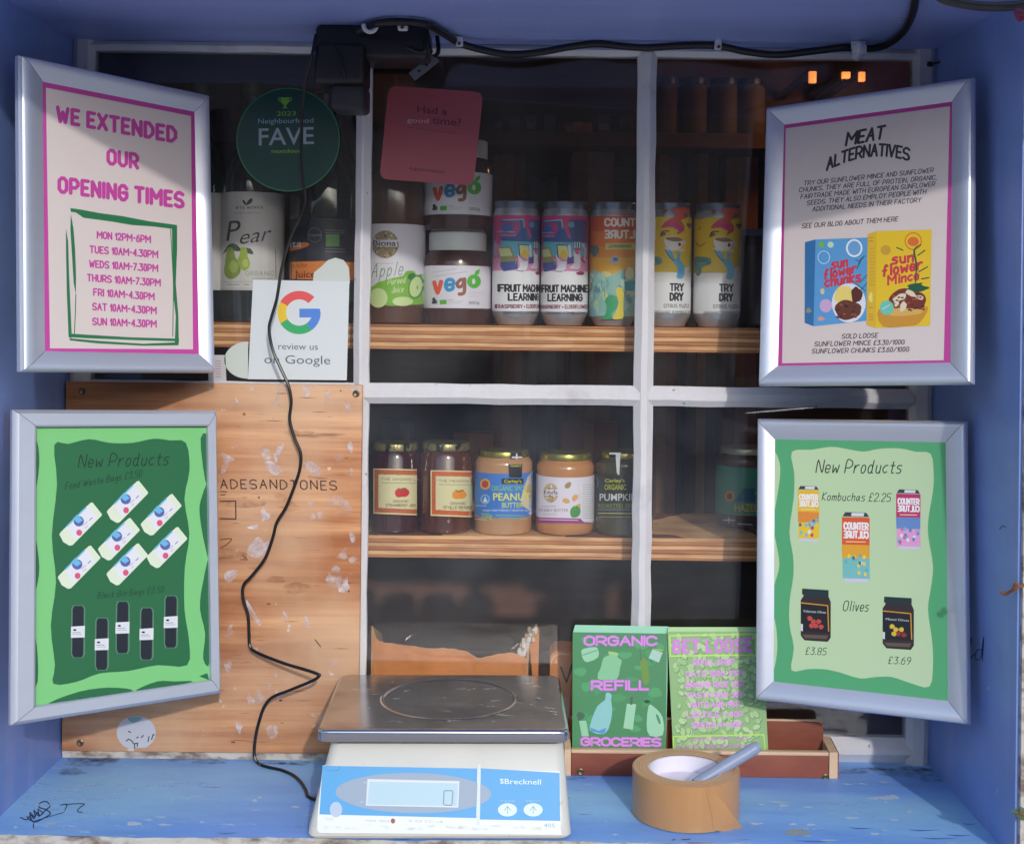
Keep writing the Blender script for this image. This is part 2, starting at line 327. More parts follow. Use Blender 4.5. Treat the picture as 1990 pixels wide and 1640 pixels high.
# ------------------------------------------------------------------ flat art printed on a surface
class Art:
    def __init__(s, surf, seg=None, base=.00012, step=.000004): s.surf = surf; s.seg = seg; s.z = base; s.step = step; s.items = []
    def _a(s, v, f, m, up=True):
        if up: s.z += s.step
        s.items.append((v, f, m, s.z)); return s
    def poly(s, pts, m, smooth=0, up=True):
        if smooth:
            q = [Vector((x, y, 0)) for x, y in pts]; n = len(q); out = []
            for i in range(n):
                p0, p1, p2, p3 = q[i-1], q[i], q[(i+1) % n], q[(i+2) % n]
                for k in range(smooth):
                    t = k/smooth; out.append(.5*((2*p1)+(p2-p0)*t+(2*p0-5*p1+4*p2-p3)*t*t+(3*p1-p0-3*p2+p3)*t**3))
            pts = [(p.x, p.y) for p in out]
        tri = tessellate_polygon([[Vector((x, y, 0)) for x, y in pts]])
        return s._a(pts, [list(t) for t in tri], m, up)
    def rect(s, x0, y0, x1, y1, m, sk=0): return s.poly([(x0, y0), (x1, y0+sk), (x1, y1+sk), (x0, y1)], m)
    def ell(s, cx, cy, rx, ry, m, n=28, rot=0, wob=0, up=True):
        pts = []
        ph = random.random()*9
        for i in range(n):
            t = 2*math.pi*i/n; k = 1+wob*(math.sin(3*t+ph)*.5+math.sin(5*t+ph*2)*.35+random.uniform(-.3, .3))
            x, y = rx*k*math.cos(t), ry*k*math.sin(t); pts.append((cx+x*math.cos(rot)-y*math.sin(rot), cy+x*math.sin(rot)+y*math.cos(rot)))
        return s.poly(pts, m, up=up)
    def stroke(s, pts, wd, m, sm=0, taper=0, up=True):
        q = [Vector((x, y, 0)) for x, y in pts]
        if sm and len(q) > 2: q = catmull(q, sm)
        q2 = [q[0]]
        for p in q[1:]:
            if (p-q2[-1]).length > 1e-3: q2.append(p)
        q = q2
        if len(q) < 2: return s.ell(q[0].x, q[0].y, wd/2, wd/2, m, 8, up=up)
        if not taper and len(q) > 2:
            cut = [i for i in range(1, len(q)-1) if (q[i]-q[i-1]).normalized().dot((q[i+1]-q[i]).normalized()) < .88]
            if cut:
                if up: s.z += s.step
                b_ = [0]+cut+[len(q)-1]; z_ = s.z
                for j in range(len(b_)-1):
                    s.z = z_+(j % 3)*.0000012; s.stroke([(p.x, p.y) for p in q[b_[j]:b_[j+1]+1]], wd, m, up=False)
                s.z = z_; return s
        L = []; Rr = []; n = len(q); closed = (q[0]-q[-1]).length < .01
        for i in range(n):
            a = (q[i]-q[i-1]).normalized() if i > 0 else None; b = (q[i+1]-q[i]).normalized() if i < n-1 else None
            if a is None: a = b
            if b is None: b = a
            na = Vector((-a.y, a.x, 0)); nb = Vector((-b.y, b.x, 0)); nn = (na+nb)
            nn = nn.normalized() if nn.length > .2 else na
            h = wd/2*(1-taper*abs(i/(n-1)-.5)*2)/max(.55, nn.dot(na))
            L.append(q[i]+nn*h); Rr.append(q[i]-nn*h)
        v = [(p.x, p.y) for p in L+Rr]; f = [[i, i+1, n+i+1, n+i] for i in range(n-1)]
        if not taper:
            for e, o in ((0, 1), (n-1, n-2)):
                d = (q[e]-q[o]).normalized(); nn = Vector((-d.y, d.x, 0)); b = len(v); ring = [q[e]+(nn*math.cos(t)+d*math.sin(t))*wd/2 for t in [math.pi*k/6 for k in range(7)]]
                v += [(p.x, p.y) for p in ring]; f.append(list(range(b, b+7)))
        return s._a(v, f, m, up)
    def text(s, t, p0, p1, h, m, bold=.0, shear=0, up=(0, -1)):
        v, f = fontmesh(t, bold, shear); ux, uy = up
        pts = [(p0[0]+(p1[0]-p0[0])*x+ux*h*y, p0[1]+(p1[1]-p0[1])*x+uy*h*y) for x, y in v]
        return s._a(pts, f, m)
    def hand(s, t, p0, p1, h, m, wt=.12, slant=0, sm=0, gap=2.2, bow=0, jit=0, mir=False):
        """stroke lettering stretched between two baseline points; wt = stroke weight relative to cap height"""
        x = 0; st = []
        for ch in t:
            if ch == ' ': x += 4; continue
            g, w = glyph(ch); jy = random.uniform(-jit, jit)
            for q in g: st.append([(x+a, b+jy) for a, b in q])
            x += w+gap
        W = x-gap; dx, dy = (p1[0]-p0[0]), (p1[1]-p0[1]); z0 = s.z+s.step
        for i, q in enumerate(st):
            pts = []
            for a, b in q:
                u = 1-a/W if mir else a/W; k = -bow*4*u*(1-u)
                pts.append((p0[0]+dx*u+slant*b/10*h, p0[1]+dy*u-b/10*h+k))
            s.z = z0+(i % 4)*.000002; s.stroke(pts, wt*h, m, sm, up=False)
        s.z = z0+.000008; return s
    def into(s, mb):
        for v, f, m, z in s.items:
            if s.seg:
                bm = bmesh.new(); bv = [bm.verts.new((x, y, 0)) for x, y in v]
                for q in f:
                    try: bm.faces.new([bv[i] for i in q])
                    except ValueError: pass
                x0 = min(x for x, y in v); x1 = max(x for x, y in v); k = math.ceil(x0/s.seg)*s.seg
                while k < x1:
                    bmesh.ops.bisect_plane(bm, geom=bm.verts[:]+bm.edges[:]+bm.faces[:], plane_co=(k, 0, 0), plane_no=(1, 0, 0)); k += s.seg
                bm.verts.index_update(); v = [(a.co.x, a.co.y) for a in bm.verts]; f = [[a.index for a in q.verts] for q in bm.faces]; bm.free()
            mb.add([s.surf.map(x, y, z) for x, y in v], f, m)
        return mb

# ================================================================== SETTING
SILL = EYE-.541; SOFF = EYE+.322; XL = -.556; XR = .4875; YF = -.272
g = MB(); g.box((-24, -26, -.2), (24, -.3, 0), mat("paving", S(196, 192, 188), .85, c2=S(172, 168, 164), scale=(3, 3, 3), bump=.3)); tag(g.build("pavement", loc=(0, 0, 0)), "grey paved street in front of the shop", None, kind="structure")
bb = thing("brick_building", "brown brick building across the street from the window", "building", (0, -22, 0))
b = MB(); b.box((-23, -24, 0), (23, -22, 6.2), M_brick); b.build("wall", bb)
for i in range(9):
    x = -20+i*4.8; b = MB(); b.box((x, -22, 1.0), (x+1.5, -21.95, 3.0), mat("far_pane", S(30, 34, 44), .1)); b.box((x-.1, -21.95, .85), (x+1.6, -21.85, 1.0), M_white); b.box((x+.7, -21.95, 1.0), (x+.8, -21.9, 3.0), M_white); b.build("window", bb)
shop = thing("shop_front", "blue painted shop window recess with white glazed window and worn sill", "shop front", (0, 0, SILL))
# side panels, soffit, sill
b = MB(); b.box((XL-.03, YF, SILL-.05), (XL, .02, SOFF+.05), M_blue); b.build("side_panel", shop)
b = MB(); b.box((XR, YF, SILL-.05), (XR+.02, .02, SOFF+.05), M_blue); b.box((XR+.003, YF-.006, SILL-.4), (XR+.0105, YF+.001, SOFF+.2), M_worn)
rw = Plane(Vector((XR, 0, 1)), Vector((0, 1, 0)), Vector((0, 0, 1))); a = Art(rw)
a.stroke([(1888, 1240), (1884, 1262), (1886, 1278), (1894, 1270)], 2.2, K(25, 28, 60), 4); a.stroke([(1908, 1262), (1898, 1264), (1896, 1280), (1906, 1278), (1910, 1250), (1912, 1240), (1909, 1284)], 1.8, K(25, 28, 60), 4)
for (x, y, l) in ((1932, 1410, 14), (1900, 1050, 8), (1945, 1320, 9), (1960, 900, 12), (1905, 620, 6), (1940, 1480, 10), (1925, 700, 7), (1918, 1210, 9)):
    a.stroke([(x, y), (x+1.5, y+l*.6), (x, y+l*1.3)], 3, K(150, 160, 205), 3, taper=.9)
a.stroke([(1943, 1028), (1949, 1022), (1955, 1024)], 2, K(30, 34, 70), 3)
a.into(b); b.build("side_panel", shop)
b = MB(); b.box((XL-.03, YF, SOFF), (XR+.03, .02, SOFF+.05), M_soffit, 0)
sf = Plane(Vector((0, 0, SOFF)), Vector((1, 0, 0)), Vector((0, 1, 0))); a = Art(sf)
for (x, y, l) in ((498, 16, 12), (530, 12, 8), (556, 16, 6), (640, 2, 16), (955, 13, 7), (1010, 5, 6), (1420, 7, 8), (1180, 30, 20), (1330, 52, 26), (760, 64, 12)):
    a.stroke([(x, y), (x+l*.5, y+1.2), (x+l, y)], 3, K(165, 172, 215), 3, taper=.8)
a.into(b); b.build("soffit", shop)
# facade, then an unseen tilted board added to shade the top of the window
b = MB()
b.box((-4, YF+.002, 0), (XL-.03, .02, 4), M_brick); b.box((XR+.024, YF+.03, 0), (4, .02, 4), M_brick); b.box((XL-.03, YF+.002, SOFF+.05), (XR+.024, .02, 4), M_brick); b.box((XL-.03, YF+.04, 0), (XR+.024, .02, SILL-.052), M_brick)
b.build("wall", shop)
b = MB(); b.prism([(-1.6, -.60, EYE+.352+.096), (1.6, -.60, EYE+.352-.096), (1.6, -.60, EYE+.60), (-1.6, -.60, EYE+.60)], Vector((0, .02, 0)), mat("shade_board_paint", S(150, 160, 205), .5)); b.box((-1.58, -.578, EYE+.56), (-1.55, YF, EYE+.59), M_black); b.box((1.55, -.578, EYE+.56), (1.58, YF, EYE+.59), M_black); b.build("shade_board", shop)
# sill
b = MB(); n = 90; rr = random.Random(3); vs = []; fs = []
for i in range(n+1):
    x = XL-.02+(XR-XL+.04)*i/n; e = -.2405+rr.uniform(-.0015, .0015)+.002*math.sin(i*.3) - max(0, (x-.2))*.05
    vs += [(x, .02, SILL), (x, e+.006, SILL), (x, e, SILL-.006), (x, e+.002, SILL-.045), (x, .02, SILL-.045)]
b.add(vs, [[5*i, 5*i+1, 5*i+6, 5*i+5] for i in range(n)], M_sill); q = MB()
b.add(vs, [[5*i+1, 5*i+2, 5*i+7, 5*i+6] for i in range(n)]+[[5*i+2, 5*i+3, 5*i+8, 5*i+7] for i in range(n)]+[[5*i+3, 5*i+4, 5*i+9, 5*i+8] for i in range(n)], M_worn)
sp = Plane(Vector((0, 0, SILL)), Vector((1, 0, 0)), Vector((0, 1, 0))); a = Art(sp)
inkd = K(36, 40, 66); chip = scuff('pale_chip', S(196, 216, 236), 300, .25, .45, .5); chip2 = scuff('grey_chip', S(160, 170, 170), 260, .25, .5, .5)
a.stroke([(40, 1588), (52, 1592), (60, 1583), (66, 1590), (72, 1578), (78, 1584), (88, 1574), (97, 1566), (90, 1557), (78, 1560), (76, 1568), (88, 1572), (98, 1580), (84, 1590), (66, 1597), (60, 1588)], 2.2, inkd, 4)
a.stroke([(52, 1586), (60, 1594), (58, 1578), (68, 1588), (66, 1574), (76, 1586), (74, 1572), (84, 1580)], 2, inkd, 4); a.stroke([(62, 1596), (90, 1588), (124, 1578)], 1.3, inkd, 3)
a.stroke([(118, 1564), (130, 1562), (126, 1574)], 1.8, inkd, 3); a.stroke([(128, 1563), (150, 1561), (164, 1562), (156, 1568), (150, 1576), (160, 1578)], 1.8, inkd, 3); a.stroke([(65, 1600), (65, 1608)], 2, inkd)
a.stroke([(440*.241+1200, 1632), (1312, 1630)], 1.6, inkd); a.stroke([(1325, 1631), (1341, 1630)], 1.6, inkd)
for (x, y, wd, h) in ((312, 1587, 10, 1.6), (320, 1602, 14, 2), (288, 1593, 8, 1.6), (260, 1600, 14, 4), (495, 1555, 5, 3), (505, 1549, 4, 2), (574, 1567, 8, 1.6), (393, 1597, 5, 2), (165, 1616, 10, 1.8), (30, 1607, 4, 2),
                      (1548, 1617, 25, 6), (1470, 1600, 12, 2), (1542, 1601, 8, 2), (1576, 1602, 9, 2), (1480, 1563, 6, 1.4), (1523, 1565, 9, 2.2), (1570, 1568, 9, 1.6), (1655, 1589, 14, 2), (1655, 1589, 14, 2), (1738, 1593, 8, 2.2), (1722, 1559, 3, 3), (1768, 1577, 6, 2.5), (1700, 1620, 9, 2.2), (1610, 1633, 16, 2), (1705, 1551, 20, 2)):
    a.ell(x, y, wd, h, chip if h < 5 else chip2, 16, wob=.25)
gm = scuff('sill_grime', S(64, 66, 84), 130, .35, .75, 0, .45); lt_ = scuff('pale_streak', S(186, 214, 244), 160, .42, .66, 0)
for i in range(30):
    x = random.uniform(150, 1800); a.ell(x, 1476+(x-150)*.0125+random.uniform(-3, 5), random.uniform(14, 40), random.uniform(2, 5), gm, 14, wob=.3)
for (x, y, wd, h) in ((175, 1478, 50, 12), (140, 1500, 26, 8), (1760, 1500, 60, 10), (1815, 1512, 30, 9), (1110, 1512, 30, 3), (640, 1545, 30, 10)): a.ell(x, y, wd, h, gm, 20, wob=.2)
for i in range(60):
    x, y = random.uniform(20, 1850), random.uniform(1520, 1630); a.ell(x, y, random.uniform(8, 46), random.uniform(.8, 2.4), lt_, 12, wob=.3)
a.poly([(1690, 1551), (1715, 1548), (1735, 1545), (1746, 1549), (1747, 1553), (1720, 1554)], chip, 4)
for (x, y, l) in ((1765, 1612, 60), (1840, 1622, 50), (1790, 1628, 70), (1870, 1600, 30), (1540, 1633, 90), (1650, 1608, 50), (1330, 1636, 60), (120, 1624, 60), (420, 1618, 40)):
    a.stroke([(x, y), (x+l*.4, y+2), (x+l, y+1)], 1.8, K(76, 110, 180), 3, taper=.9)
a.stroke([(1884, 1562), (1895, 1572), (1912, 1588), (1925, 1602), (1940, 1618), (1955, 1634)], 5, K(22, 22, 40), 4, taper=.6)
a.into(b); b.build("sill", shop, smooth=False)
# room behind the glass
b = MB(); rx0, rx1, ry, rz1 = -1.3, 1.3, 1.7, EYE+.95
for a_, b_ in (((rx0, ry, 0), (rx1, ry+.05, rz1)), ((rx0-.05, .02, 0), (rx0, ry+.05, rz1)), ((rx1, .02, 0), (rx1+.05, ry+.05, rz1)), ((rx0-.05, .02, rz1), (rx1+.05, ry+.05, rz1+.05)), ((rx0-.05, .02, -.01), (rx1+.05, ry+.05, .004))): b.box(a_, b_, M_room)
b.build("interior_wall", shop)

# window
def wpt(px, py): p = P(px, py, 0); return p.x, p.z
win_x = [(XL, wpt(175, 600)[0]), (wpt(687, 600)[0], wpt(717, 600)[0]), (wpt(1235, 600)[0], wpt(1272, 600)[0]), (wpt(1772, 600)[0], XR)]
zt0, zt1 = wpt(980, 106)[1], SOFF; zm0, zm1 = wpt(980, 787)[1], wpt(980, 748)[1]; zb1 = wpt(1700, 1437)[1]
wf = MB()
def bar(m, x0, x1, z0, z1, vert, ch=.007, dp=.016, y0=0.0):
    """painted bar with chamfered edges, wobbling by a millimetre"""
    n = 24; vs = []; rr = random.Random(int((x0+z0)*1000))
    for i in range(n+1):
        t = i/n; j1, j2 = rr.uniform(-.0007, .0007), rr.uniform(-.0007, .0007)
        if vert: z = z0+(z1-z0)*t; prof = [(x0+j1, dp), (x0+j1, ch*.8), (x0+ch+j1, y0), (x1-ch+j2, y0), (x1+j2, ch*.8), (x1+j2, dp)]; vs += [(x, y, z) for x, y in prof]
        else: x = x0+(x1-x0)*t; prof = [(z0+j1, dp), (z0+j1, ch*.8), (z0+ch+j1, y0), (z1-ch+j2, y0), (z1+j2, ch*.8), (z1+j2, dp)]; vs += [(x, y, z) for z, y in prof]
    m.add(vs, [[6*i+k, 6*i+k+1, 6*i+k+7, 6*i+k+6] for i in range(n) for k in range(5)], M_white)
fr = MB()
bar(fr, win_x[0][0], win_x[0][1], SILL, SOFF, True, y0=0); bar(fr, win_x[3][0], win_x[3][1], SILL, SOFF, True, y0=0)
bar(fr, win_x[0][1]-.008, win_x[3][0]+.008, zt0, zt1, False, y0=.001); bar(fr, win_x[0][1]-.008, win_x[3][0]+.008, SILL, zb1, False, ch=.012, y0=.001)
wfo = fr.build("window_frame", shop)
for i in (1, 2):
    m = MB(); bar(m, win_x[i][0], win_x[i][1], zb1-.004, zt0+.004, True, ch=.008, y0=-.002); m.build("glazing_bar", wfo)
m = MB(); bar(m, win_x[0][1]-.004, win_x[3][0]+.004, zm0, zm1, False, ch=.008, y0=-.001); m.build("glazing_bar", wfo)
for i in range(3):
    for z0, z1 in ((zm1, zt0), (zb1, zm0)):
        m = MB(); m.box((win_x[i][1]-.003, .0105, z0-.003), (win_x[i+1][0]+.003, .0135, z1+.003), M_glass); m.build("pane", wfo)
m = MB(); m.box((XL, .016, SILL-.02), (win_x[0][1], .021, SOFF), M_white); m.box((win_x[3][0], .016, SILL-.02), (XR, .021, SOFF), M_white); m.box((XL, .0165, SILL-.02), (XR, .0205, zb1), M_white); m.box((XL, .0165, zt0), (XR, .0205, SOFF), M_white)
m.build("lining", wfo)
m = MB(); p = P(1822, 121, -.01); m.tube([p+Vector((-.008, .01, -.0015)), p+Vector((.018, -.012, .002))], .0014, M_black); m.lathe((p.x-.006, p.y+.01, p.z-.004), [(.003, 0), (.004, .002), (.003, .006)], M_black, 12)
tag(m.build("nail", loc=p), "rusty dark nail sticking out beside the window's top right corner", "nail")

# plywood panel over the lower left pane
pb = thing("plywood_panel", "weathered plywood panel with marker writing screwed over the lower left pane", "panel", P(415, 1465, -.012))
b = MB(); c0, c1 = P(133, 742, -.012), P(702, 1465, -.012); ZB = c1.z
b.box((XL+.002, -.012, ZB), (P(700, 1100, -.012).x, -.002, c0.z), M_ply, .0008)
bp = Plane(Vector((0, -.012, 1)), Vector((1, 0, 0)), Vector((0, 0, 1))); a = Art(bp)
wp = scuff('white_scuff', S(224, 216, 220)); wp2 = scuff('pink_scuff', S(222, 200, 190), lo=.36, hi=.75, a0=.03); mk = K(56, 40, 44)
Bz = lambda x, y, ox=400, oy=740, k=320/1312: (ox+x*k, oy+y*k)
def blob(pts, m, oy=740): a.poly([Bz(x, y, oy=oy) for x, y in pts], m, 3)
blob([(120, 575), (150, 580), (190, 600), (230, 625), (185, 650), (175, 690), (145, 690), (140, 640)], wp)
blob([(435, 545), (490, 525), (510, 560), (520, 610), (490, 630), (455, 610)], wp2); blob([(470, 650), (520, 640), (600, 690), (630, 720), (560, 750), (500, 715)], wp)
blob([(810, 660), (850, 645), (900, 680), (915, 730), (870, 760), (835, 720)], wp); blob([(745, 60), (850, 30), (870, 50), (830, 80), (820, 130), (795, 130), (800, 85)], wp)
blob([(565, 40), (640, 20), (650, 80), (600, 90), (585, 150), (590, 195), (550, 200), (520, 170), (560, 130)], wp2); blob([(230, 130), (262, 160), (255, 175), (240, 165)], wp)
blob([(1100, 150), (1130, 170), (1160, 220), (1135, 260), (1110, 220)], wp2); blob([(1130, 520), (1150, 480), (1172, 520), (1160, 580)], wp); blob([(950, 980), (1020, 910), (1090, 930), (1150, 980), (1175, 1040), (1100, 1070), (1040, 1050), (1080, 1000)], wp2)
blob([(1145, 1210), (1180, 1215), (1190, 1275), (1160, 1285)], wp); blob([(330, 1165), (415, 1145), (405, 1180), (350, 1178)], wp); blob([(355, 1300), (420, 1240), (470, 1290), (510, 1250), (470, 1380), (400, 1410), (330, 1370)], wp)
blob([(150, 1530), (250, 1500), (240, 1560), (170, 1610)], wp); blob([(990, 1500), (1050, 1470), (1090, 1560), (1060, 1640), (960, 1630)], wp2); blob([(1030, 600), (1085, 590), (1070, 635), (1045, 640)], wp2); blob([(1150, 680), (1175, 720), (1155, 755)], wp2)
blob([(350, 60), (372, 50), (380, 90)], wp); blob([(190, 515), (220, 530), (255, 490), (262, 530), (220, 545)], wp2); blob([(1140, 1410), (1205, 1390), (1190, 1440), (1150, 1450)], wp2); blob([(20, 50), (60, 60), (30, 70)], wp)
blob([(985, 30), (1070, 10), (1085, 110), (1065, 220), (1040, 130), (960, 130)], wp2, 1100); blob([(320, 270), (350, 300), (400, 390), (435, 440), (425, 475), (380, 420), (340, 360)], wp, 1100); blob([(990, 750), (1055, 750), (1020, 810)], wp2, 1100)
blob([(545, 880), (565, 845), (572, 880)], wp, 1100); blob([(500, 940), (515, 930), (520, 985), (500, 980)], wp, 1100); blob([(825, 1175), (880, 1170), (865, 1200)], wp2, 1100); blob([(905, 1180), (940, 1170), (920, 1270), (840, 1280), (890, 1240)], wp2, 1100)
blob([(480, 1290), (560, 1260), (570, 1340), (520, 1380)], wp2, 1100); blob([(780, 940), (850, 930), (830, 975)], wp2, 1100)
a.hand("ADESANDTONES", Bz(120, 855), Bz(1042, 868), 17, mk, .13, -.05, gap=3.4, jit=.5)
a.stroke([Bz(115, 960), Bz(238, 957), Bz(240, 1100), Bz(115, 1097)], 2.2, mk); a.stroke([Bz(115, 1265), Bz(205, 1257), Bz(170, 1300), Bz(120, 1330)], 2, K(120, 70, 40), 3); a.stroke([Bz(120, 880), Bz(165, 884)], 2, K(110, 66, 50)); a.stroke([Bz(120, 908), Bz(155, 905)], 2, K(110, 66, 50))
for p0, p1 in (((290, 1388), (330, 1420)), ((275, 1422), (330, 1425)), ((300, 1420), (325, 1395))): a.stroke([Bz(*p0), Bz(*p1)], 1.6, K(100, 60, 48))
a.stroke([Bz(872, 585, oy=1100), Bz(915, 640, oy=1100)], 2, K(100, 70, 56)); a.ell(*Bz(1140, 200, oy=1100), 2, 1.6, mk); a.ell(*Bz(595, 1068, oy=1100), 4, 1.6, mk); a.ell(*Bz(500, 300, oy=1100), 4, 1.8, K(130, 80, 55)); a.ell(*Bz(218, 1400, oy=1100), 5, 1.6, K(120, 60, 50))
a.stroke([Bz(200, 235), Bz(260, 240)], 2, K(90, 52, 34), taper=.9); a.stroke([Bz(380, 262), Bz(470, 262)], 2.6, K(80, 46, 32), taper=.9)
for i in range(40):
    x = random.uniform(150, 690); y = random.uniform(750, 1440); a.ell(x, y, random.uniform(1, 4), random.uniform(1, 3), random.choice((wp2, wp, K(150, 96, 60), K(130, 80, 52))), 9, wob=.4)
for i in range(24):
    x = random.uniform(432, 690); y = random.uniform(752, 1440); e = random.uniform(4, 11)
    a.ell(x, y, e*random.uniform(.5, 1.2), e*random.uniform(.7, 1.9), random.choice((wp2, wp2, wp)), 13, rot=random.uniform(-.5, .5), wob=.55)
ws = scuff('brown_stain', S(150, 96, 58), 90, .4, .8, 0, .5)
for i in range(7):
    a.ell(random.uniform(430, 690), random.uniform(760, 1440), random.uniform(12, 38), random.uniform(5, 14), ws, 14, wob=.3)
for i in range(16):
    x = random.uniform(420, 650); y = random.uniform(760, 1440); l = random.uniform(14, 40); a.stroke([(x, y), (x+l/2, y+random.uniform(-1, 1)), (x+l, y)], 1.3, K(158, 100, 58), taper=.95)
a.into(b); b.build("board", pb)
for (x, y) in ((692, 765), (156, 1443), (160, 760)):
    p = P(x, y, -.0122); m = MB(); m.M = Matrix.Translation(p) @ Matrix.Rotation(R(90), 4, 'X'); m.lathe((0, 0, 0), [(.0042, 0), (.0042, .0006), (.003, .0012), (.0014, .0008), (0, .0004)], M_brass, 20); m.build("screw", pb)
# strip below the board
m = MB(); m.box((XL+.001, -.007, SILL+.0005), (P(700, 1460, -.01).x, .001, ZB-.0005), M_worn); m.build("bottom_strip", pb)
# round sticker on board
st = Art(bp, base=.0008); m = MB(); pts = [(265+38*math.cos(t), 1423+33*math.sin(t)) for t in [2*math.pi*i/40 for i in range(40)]]
pts = [(x, min(y, 1452)) for x, y in pts]; m.prism([bp.map(x, y, .0003) for x, y in pts], Vector((0, -.0003, 0)), K(186, 190, 200))
st.poly([(248, 1395), (258, 1392), (276, 1393), (270, 1400), (258, 1404)], K(120, 160, 165), 3); ik = K(40, 42, 60)
for q in (((250, 1420), (254, 1422)), ((246, 1439), (250, 1435), (256, 1438), (260, 1444)), ((262, 1452), (262, 1444), (268, 1443), (267, 1449)), ((266, 1433), (269, 1431)), ((275, 1432), (279, 1428)), ((288, 1440), (290, 1430)), ((295, 1436), (298, 1426), (300, 1427))): st.stroke(q, 2, ik)
st.into(m); tag(m.build("round_sticker", loc=bp.map(265, 1453)), "round pale sticker with pen marks at the foot of the plywood panel", "sticker")

# ================================================================== SNAP FRAMES WITH POSTERS
PF = {}
def poster_frame(key, pose, k, inner, label, flat=False, fmat=None):
    """pose = centre from the camera, rotation vector, width, height (real A4 snap frames, fitted to the photograph)"""
    W, H = pose[6], pose[7]; rv = Vector(pose[3:6]); RM = Matrix.Rotation(rv.length, 3, rv.normalized())
    o = CAM+Vector(pose[:3])*k; W *= k; H *= k
    pl = Plane(o, RM @ Vector((1, 0, 0)), RM @ Vector((0, 0, 1))); r, u, nn = pl.r, pl.u, pl.n
    t = thing("poster_frame", label, "poster", o-u*H/2-nn*.009, "silver poster frames angled across the window recess")
    pp = Plane(o-nn*.0065, r, u); loc_ = [((pp.map(*q)-o).dot(r), (pp.map(*q)-o).dot(u)) for q in inner]
    wL = (loc_[0][0]+loc_[3][0])/2+W/2; wR = W/2-(loc_[1][0]+loc_[2][0])/2; wT = H/2-(loc_[0][1]+loc_[1][1])/2; wB = (loc_[2][1]+loc_[3][1])/2+H/2
    if not flat: prof = [(0, -.010), (0, -.004), (.06, -.0012)] + [(.06+.88*(1-math.cos(q)), -.0012+.0035*math.sin(2*q)-.0055*(1-math.cos(q))*.9) for q in [R(90)*k_/8 for k_ in range(1, 9)]] + [(1, -.0070)]
    else: prof = [(0, -.010), (0, -.0045), (.07, -.0025), (.24, 0), (.9, 0), (1, -.0015), (1, -.0070)]
    m = MB(); cor = [(-W/2, H/2), (W/2, H/2), (W/2, -H/2), (-W/2, -H/2)]; inn = [(wL, -wT), (-wR, -wT), (-wR, wB), (wL, wB)]
    for k_ in range(4):
        a0, a1 = cor[k_], cor[(k_+1) % 4]; i0, i1 = inn[k_], inn[(k_+1) % 4]; vs = []; g_ = .00032
        for (d, h) in prof:
            for (cx_, cy_), (ix, iy), sg in ((a0, i0, 1), (a1, i1, -1)):
                ex = (a1[0]-a0[0], a1[1]-a0[1]); el = math.hypot(*ex); vs.append(o+r*(cx_+ix*d+sg*g_*ex[0]/el)+u*(cy_+iy*d+sg*g_*ex[1]/el)+nn*h)
        m.add(vs, [[2*j, 2*j+1, 2*j+3, 2*j+2] for j in range(len(prof)-1)], fmat or M_alu)
    m.prism([o+r*x+u*y-nn*.0098 for x, y in [(-W/2+.001, -H/2+.001), (W/2-.001, -H/2+.001), (W/2-.001, H/2-.001), (-W/2+.001, H/2-.001)]], nn*.0022, M_under)
    m.build("frame", t, ang=28)
    return t, pp, Art(pp), MB(), (o, r, u, nn, (-W/2+wL-.002, W/2-wR+.002, -H/2+wB-.002, H/2-wT+.002))
def finish(t, ia, pm, geo, base, nm="poster"):
    o, r, u, nn, (xa_, xb_, ya_, yb_) = geo
    pm.prism([o+r*a_+u*b_-nn*.0069 for a_, b_ in [(xa_, ya_), (xb_, ya_), (xb_, yb_), (xa_, yb_)]], nn*.0004, base)
    ia.into(pm); pm.build(nm, t, smooth=False)

mag = K(196, 70, 160); magd = K(190, 66, 150); cream = K(218, 206, 203); grn = K(40, 118, 74); dk = K(48, 46, 54)
# ---- upper left: opening times
t, pp, A_, pm, geo = poster_frame("ul", (-.4455, 1.4058, .0923, -.103, -.0099, .9009, .2401, .327), 1.0, [(82, 162), (378, 218), (385, 688), (92, 680)], "silver frame with the white and pink opening times poster")
A_.poly([(89, 171), (371, 226), (375, 679), (97, 677)], cream)
A_.hand("WE EXTENDED", (112, 236), (341, 276), 27, mag, .27, gap=3.4); A_.hand("OUR", (210, 318), (267, 327), 26, mag, .27, gap=3.4); A_.hand("OPENING TIMES", (115, 373), (355, 403), 27, mag, .27, gap=3.4)
Z1 = lambda x, y: (x*.4268, 60+y*.4268)
A_.poly([Z1(*q) for q in ((320, 808), (370, 815), (450, 830), (560, 845), (680, 868), (805, 885), (805, 905), (700, 892), (600, 885), (500, 868), (380, 852), (345, 828), (322, 825))], grn)
A_.poly([Z1(*q) for q in ((782, 890), (806, 890), (806, 1000), (800, 1150), (812, 1300), (814, 1425), (795, 1428), (800, 1300), (788, 1200), (784, 1000))], grn)
A_.poly([Z1(*q) for q in ((322, 835), (334, 900), (342, 1000), (346, 1120), (345, 1200), (335, 1150), (326, 1000), (320, 900))], grn); A_.poly([Z1(*q) for q in ((300, 900), (310, 960), (314, 1100), (326, 1380), (325, 1400), (312, 1395), (304, 1200), (300, 1000))], grn)
A_.poly([Z1(*q) for q in ((312, 1378), (400, 1384), (600, 1396), (815, 1402), (815, 1414), (600, 1408), (400, 1400), (313, 1395))], grn); A_.poly([Z1(*q) for q in ((315, 1400), (450, 1412), (650, 1425), (812, 1418), (812, 1432), (650, 1434), (450, 1424), (318, 1410))], grn)
A_.stroke([Z1(345, 1200), Z1(342, 1300), Z1(338, 1385)], 1.8, grn); A_.stroke([Z1(776, 905), Z1(790, 1150), Z1(786, 1390)], 1.6, grn)
